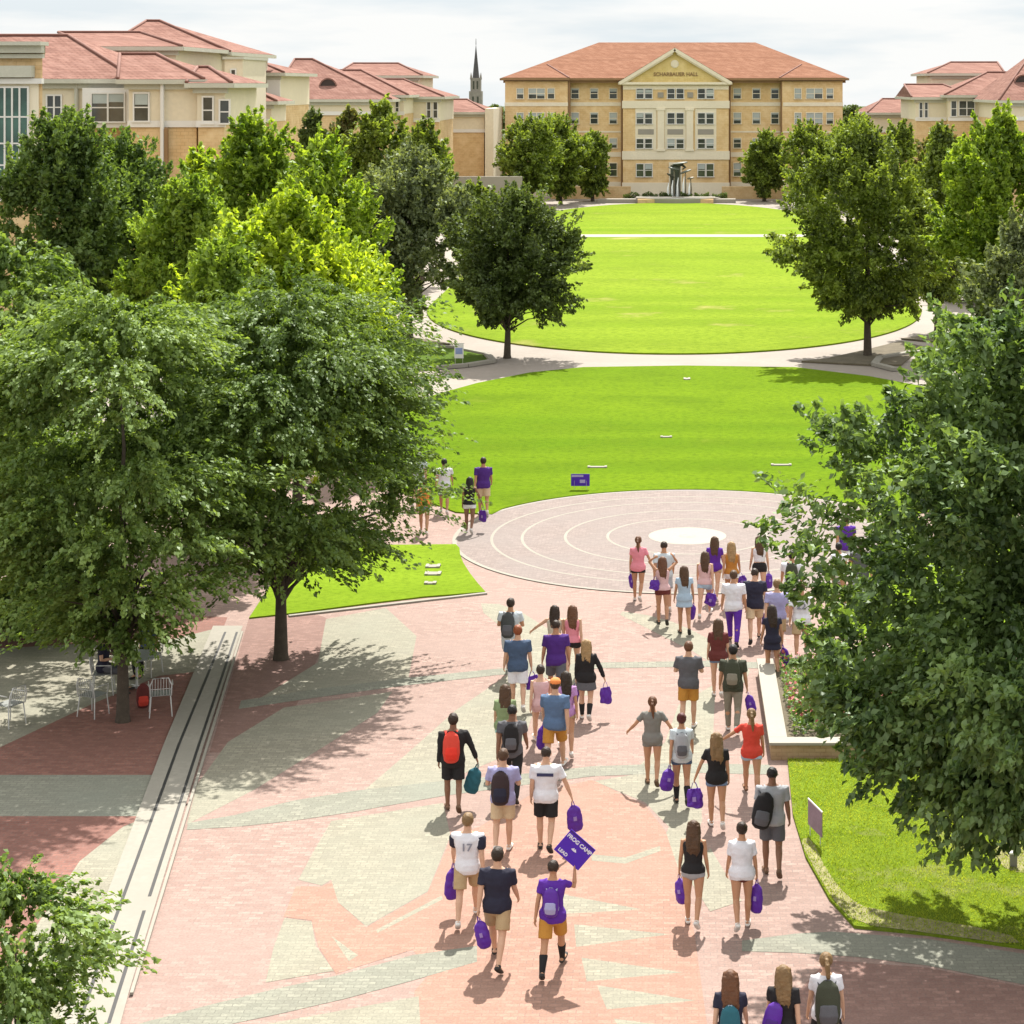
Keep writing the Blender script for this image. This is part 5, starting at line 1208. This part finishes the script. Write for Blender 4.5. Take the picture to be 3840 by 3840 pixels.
e = put('emblem', MB().add([(-.05, 0, -.02), (-.012, 0, .02), (.0, 0, -.005), (.012, 0, .02), (.05, 0, -.02), (.012, 0, -.03), (-.012, 0, -.03)], [(0, 1, 2, 6), (2, 3, 4, 5), (2, 5, 6)]).mesh('emblem'), M['wprint'], bd, (-.005, -.0105, .0))
t = put('lettering', text_mesh('LEAD', .07, .002, .003), M['wprint'], bd, (-.115, -.0105, -.145), (R(90), 0, 0))

# ---------------------------------------------------------------- cafe table under the elm
M['wmetal'] = plain('white painted metal', (.50, .50, .48), .45, .08, 8); M['gmetal'] = plain('grey mesh metal', (.22, .23, .22), .5, .12, 20)
def chair_parts():
    s = MB().prism([(-.22, -.21), (.22, -.21), (.21, .20), (-.21, .20)], .44, .455)
    b = MB(); b.tube([(-.22, -.22, .45), (-.225, -.26, .68), (-.16, -.285, .84), (.16, -.285, .84), (.225, -.26, .68), (.22, -.22, .45)], [.014]*6, 8)
    for k in range(7): x = -.18+.06*k; b.tube([(x, -.225, .46), (x*.95, -.28, .83)], [.006, .006], 5)
    b.tube([(-.22, -.24, .60), (.22, -.24, .60)], [.008, .008], 5)
    l = [MB().tube([(sx*.20, sy*.19, .45), (sx*.235, sy*.235, .0)], [.013, .013], 7) for sx in (-1, 1) for sy in (-1, 1)]
    a = [MB().tube([(sx*.22, .19, .45), (sx*.25, .19, .66), (sx*.25, -.20, .67)], [.011]*3, 7) for sx in (-1, 1)]
    return s.mesh('seat'), b.mesh('backrest', True), [x.mesh('leg', True) for x in l], [x.mesh('armrest', True) for x in a]
def chair(u, v, rz, label, xy=None):
    s, b, l, a = cached('chair', chair_parts); x, y = xy or G(u, v)
    r = empty('cafe_chair', (x, y, .012), label, 'chair', 'white metal cafe chairs under the elm', rz)
    put('seat', s, M['gmetal'], r); put('backrest', b, M['wmetal'], r)
    for m_ in l: put('leg', m_, M['wmetal'], r)
    for m_ in a: put('armrest', m_, M['wmetal'], r)
    return r
tx, ty = G(238, 1322)
tb = empty('cafe_table', (tx, ty+.9, .012), 'round white metal cafe table behind the elm trunk', 'table')
MB().tube([(0, 0, .715), (0, 0, .735)], [.48, .48], 32, (1, 0, 0), False).build('tabletop', M['gmetal'], tb)
MB().tube([(0, 0, .0), (0, 0, .715)], [.03, .03], 10).build('pedestal', M['wmetal'], tb)
for k in range(4): MB().tube([(0, 0, .05), (.30*math.cos(k*1.57+.6), .30*math.sin(k*1.57+.6), .012)], [.02, .015], 7).build('foot', M['wmetal'], tb)
chair(303, 1348, R(15), 'empty white metal chair right of the elm trunk beside the drain strip')
chair(176, 1350, R(-25), 'empty white metal chair left of the elm trunk, back to the camera')
c1 = chair(195, 1308, R(-80), 'white metal chair under the seated man in navy')
chair(18, 1368, R(60), 'white metal chair by itself near the left edge')
chair(280, 1272, R(160), 'white metal chair on the far side of the cafe table')
cx, cy = G(195, 1308)
P = person(0, 0, 'm', 1.76, 'sit-f', 'man in navy tee with red-brown hair seated sideways at the cafe table', 'l', ('short', 'red'), ('tee', 'navy'), ('pants', 'dgrey'), 'shoed', rz=R(-80), seatz=0.012, xy=(cx, cy), group='people sitting at the cafe table')
P['o'].location.z = .47 - (joints('m', 'sit', 'f')['hip', 1].z - .085)*P['sc'] + .01
ox, oy = G(280, 1272)
P = person(0, 0, 'f', 1.68, 'sit-n', 'person in dark top seated at the far side of the cafe table, facing the camera', 't', ('short', 'dark'), ('tee', 'dblue'), ('pants', 'black'), 'shoed', rz=R(160), seatz=0.012, xy=(ox, oy), group='people sitting at the cafe table')
P['o'].location.z = .47 - (joints('f', 'sit', 'n')['hip', 1].z - .085)*P['sc'] + .01
x, y = G(270, 1335)
bp = empty('backpack', (x, y, .26), 'dark red backpack standing on the bricks beside the elm trunk', 'backpack', None, R(20))
b_, pk_, st_, hp_ = cached('pack', pack_parts); put('bag_body', b_, C_('maroon'), bp); put('front_pocket', pk_, C_('red'), bp); put('carry_loop', hp_, C_('maroon'), bp)

# ---------------------------------------------------------------- lawn signs, markers, planter
x, y = G(1095, 926)
ls = empty('lawn_sign', (x, y, .04), 'small purple yard sign on the lower lawn just above the circle', 'sign')
for s in (-1, 1): MB().tube([(s*.2, 0, -.1), (s*.2, 0, .3)], [.007, .007], 6).build('stake', M['gutter'], ls)
b = MB().box(-.31, .31, -.006, .006, .12, .52).build('sign_board', M['signv'], ls)
b2 = MB().box(-.29, .1, -.009, -.006, .42, .49); b2.box(-.02, .16, -.009, -.006, .22, .33); b2.build('lettering', plain('pale violet print', (.35, .28, .55), .6), b)
x, y = G(866, 688)
ls = empty('lawn_sign', (x, y, .06), 'white and pale blue upright sign in the dark bed left of the round oak', 'sign')
MB().box(-.22, .22, -.01, .01, .25, .98).build('sign_board', M['trim'], ls); MB().box(-.17, .17, -.014, -.0101, .45, .75).build('print', plain('pale blue print', (.25, .30, .50), .6), ls)
for s in (-1, 1): MB().tube([(s*.18, 0, -.05), (s*.18, 0, .27)], [.012, .012], 6).build('stake', M['gutter'], ls)
x, y = G(1538, 1592)
ls = empty('lawn_sign', (x, y, .05), 'yard sign seen almost edge-on at the border of the right lawn', 'sign', None, R(-74))
MB().box(-.36, .36, -.006, .006, .18, .62).build('sign_board', plain('mauve print board', (.22, .16, .20), .6, .25, 5), ls)
MB().box(-.37, .37, -.008, .008, .62, .645).build('top_edge', M['trim'], ls)
for s in (-1, 1): MB().tube([(s*.26, 0, -.1), (s*.26, 0, .2)], [.008, .008], 6).build('stake', M['wmetal'], ls)
x, y = G(1912, 1640)
ls = empty('lawn_marker', (x, y, .05), 'small pale post marker at the right edge of the right lawn', 'marker')
MB().box(-.06, .06, -.04, .04, 0, .22).build('post', M['conc'], ls); MB().box(-.08, .08, -.06, .06, .2205, .25).build('cap', M['trim'], ls)
for i, (u, v, w, d, l) in enumerate(((1127, 884, .34, .10, 'long pale slab marker flush in the lower lawn, above the purple yard sign'), (1474, 880, .36, .10, 'long pale slab marker flush in the lower lawn at right'), (1257, 827, .22, .10, 'faint slab marker in the middle of the lower lawn'),
        (1296, 717, .15, .22, 'small white square marker near the top of the lower lawn'), (817, 1072, .20, .16, 'upper white lid set in the small left lawn'), (817, 1086, .22, .16, 'middle white lid set in the small left lawn'), (812, 1104, .16, .10, 'lowest white lid set in the small left lawn'))):
    x, y = G(u, v); e = empty('ground_marker', (x, y, .04), l, 'marker', 'pale markers set in the grass')
    MB().box(-w, w, -d, d, -.02, .035).build('slab', M['conc'], e, bevel=.006)
    for q_ in (-w, w-.09): MB().box(q_, q_+.09, -d-.004, d+.004, .0, .05).build('end_block', M['white'], e)
# planter with hedge and flowers
px, py_ = 2.02, 41.0
M['plb'] = wall_brick('planter brick', (.36, .25, .14), (.30, .20, .11), (.42, .31, .19), .22, .08)
pl = empty('planter', (px, py_, 0), 'cream-capped brick planter at the right edge of the path', 'planter')
MB().box(0, 7, 0, .30, -.02, .30).build('brick_wall', M['plb'], pl)
MB().box(.0, .30, .302, 6.0, -.02, .298).build('brick_wall', M['plb'], pl)
MB().box(-.04, 7, -.04, .34, .3001, .36).build('cap', M['white'], pl, bevel=.01); MB().box(-.04, .34, .3405, 6.0, .3001, .359).build('cap', M['white'], pl, bevel=.01)
MB().box(.301, 7, .301, 6.0, -.02, .25).build('soil', M['soil'], pl)
fl = plain('pink blossom', (.45, .12, .12), .6, .3, 5)
shrub('flower_bed', 'leafy bed with pink blossom inside the planter', 'plants', px+3.4, py_+3.1, 5.9, 4.9, .38, 'oak', 90, 11000, .09, z0=.25, flowers=fl)
# grass blades standing in the near right lawn
def inpoly(x, y, p):
    r = np.zeros(len(x), bool); n = len(p)
    for i in range(n):
        (x1, y1), (x2, y2) = p[i], p[(i+1) % n]
        c = ((y1 > y) != (y2 > y)) & (x < (x2-x1)*(y-y1)/(y2-y1+1e-12)+x1); r ^= c
    return r
rg = np.random.default_rng(99); n = 150000
gx = rg.uniform(1.9, 9.2, n); gy = rg.uniform(31.5, 41, n)
k = inpoly(gx, gy, rl) & (rg.uniform(0, 1, n) < .45); gx, gy = gx[k], gy[k]; n = len(gx)
Pg = np.stack([gx, gy, np.full(n, .068)], 1); Dg = rg.normal(size=(n, 3))*.55; Dg[:, 2] = 1; Ng = rg.normal(size=(n, 3)); Lg = rg.uniform(.025, .055, n)
me = leaf_mesh('grass', Pg, Dg, Ng, Lg, np.full(n, .012)); me.materials.append(leafmat('grass blades', (.13, .20, .012), (.19, .26, .018), (.28, .32, .05), .6, .01))
o = bpy.data.objects.new('grass', me); COL.objects.link(o); o['kind'] = 'stuff'; tag(o, 'short grass blades of the near right lawn', 'grass')
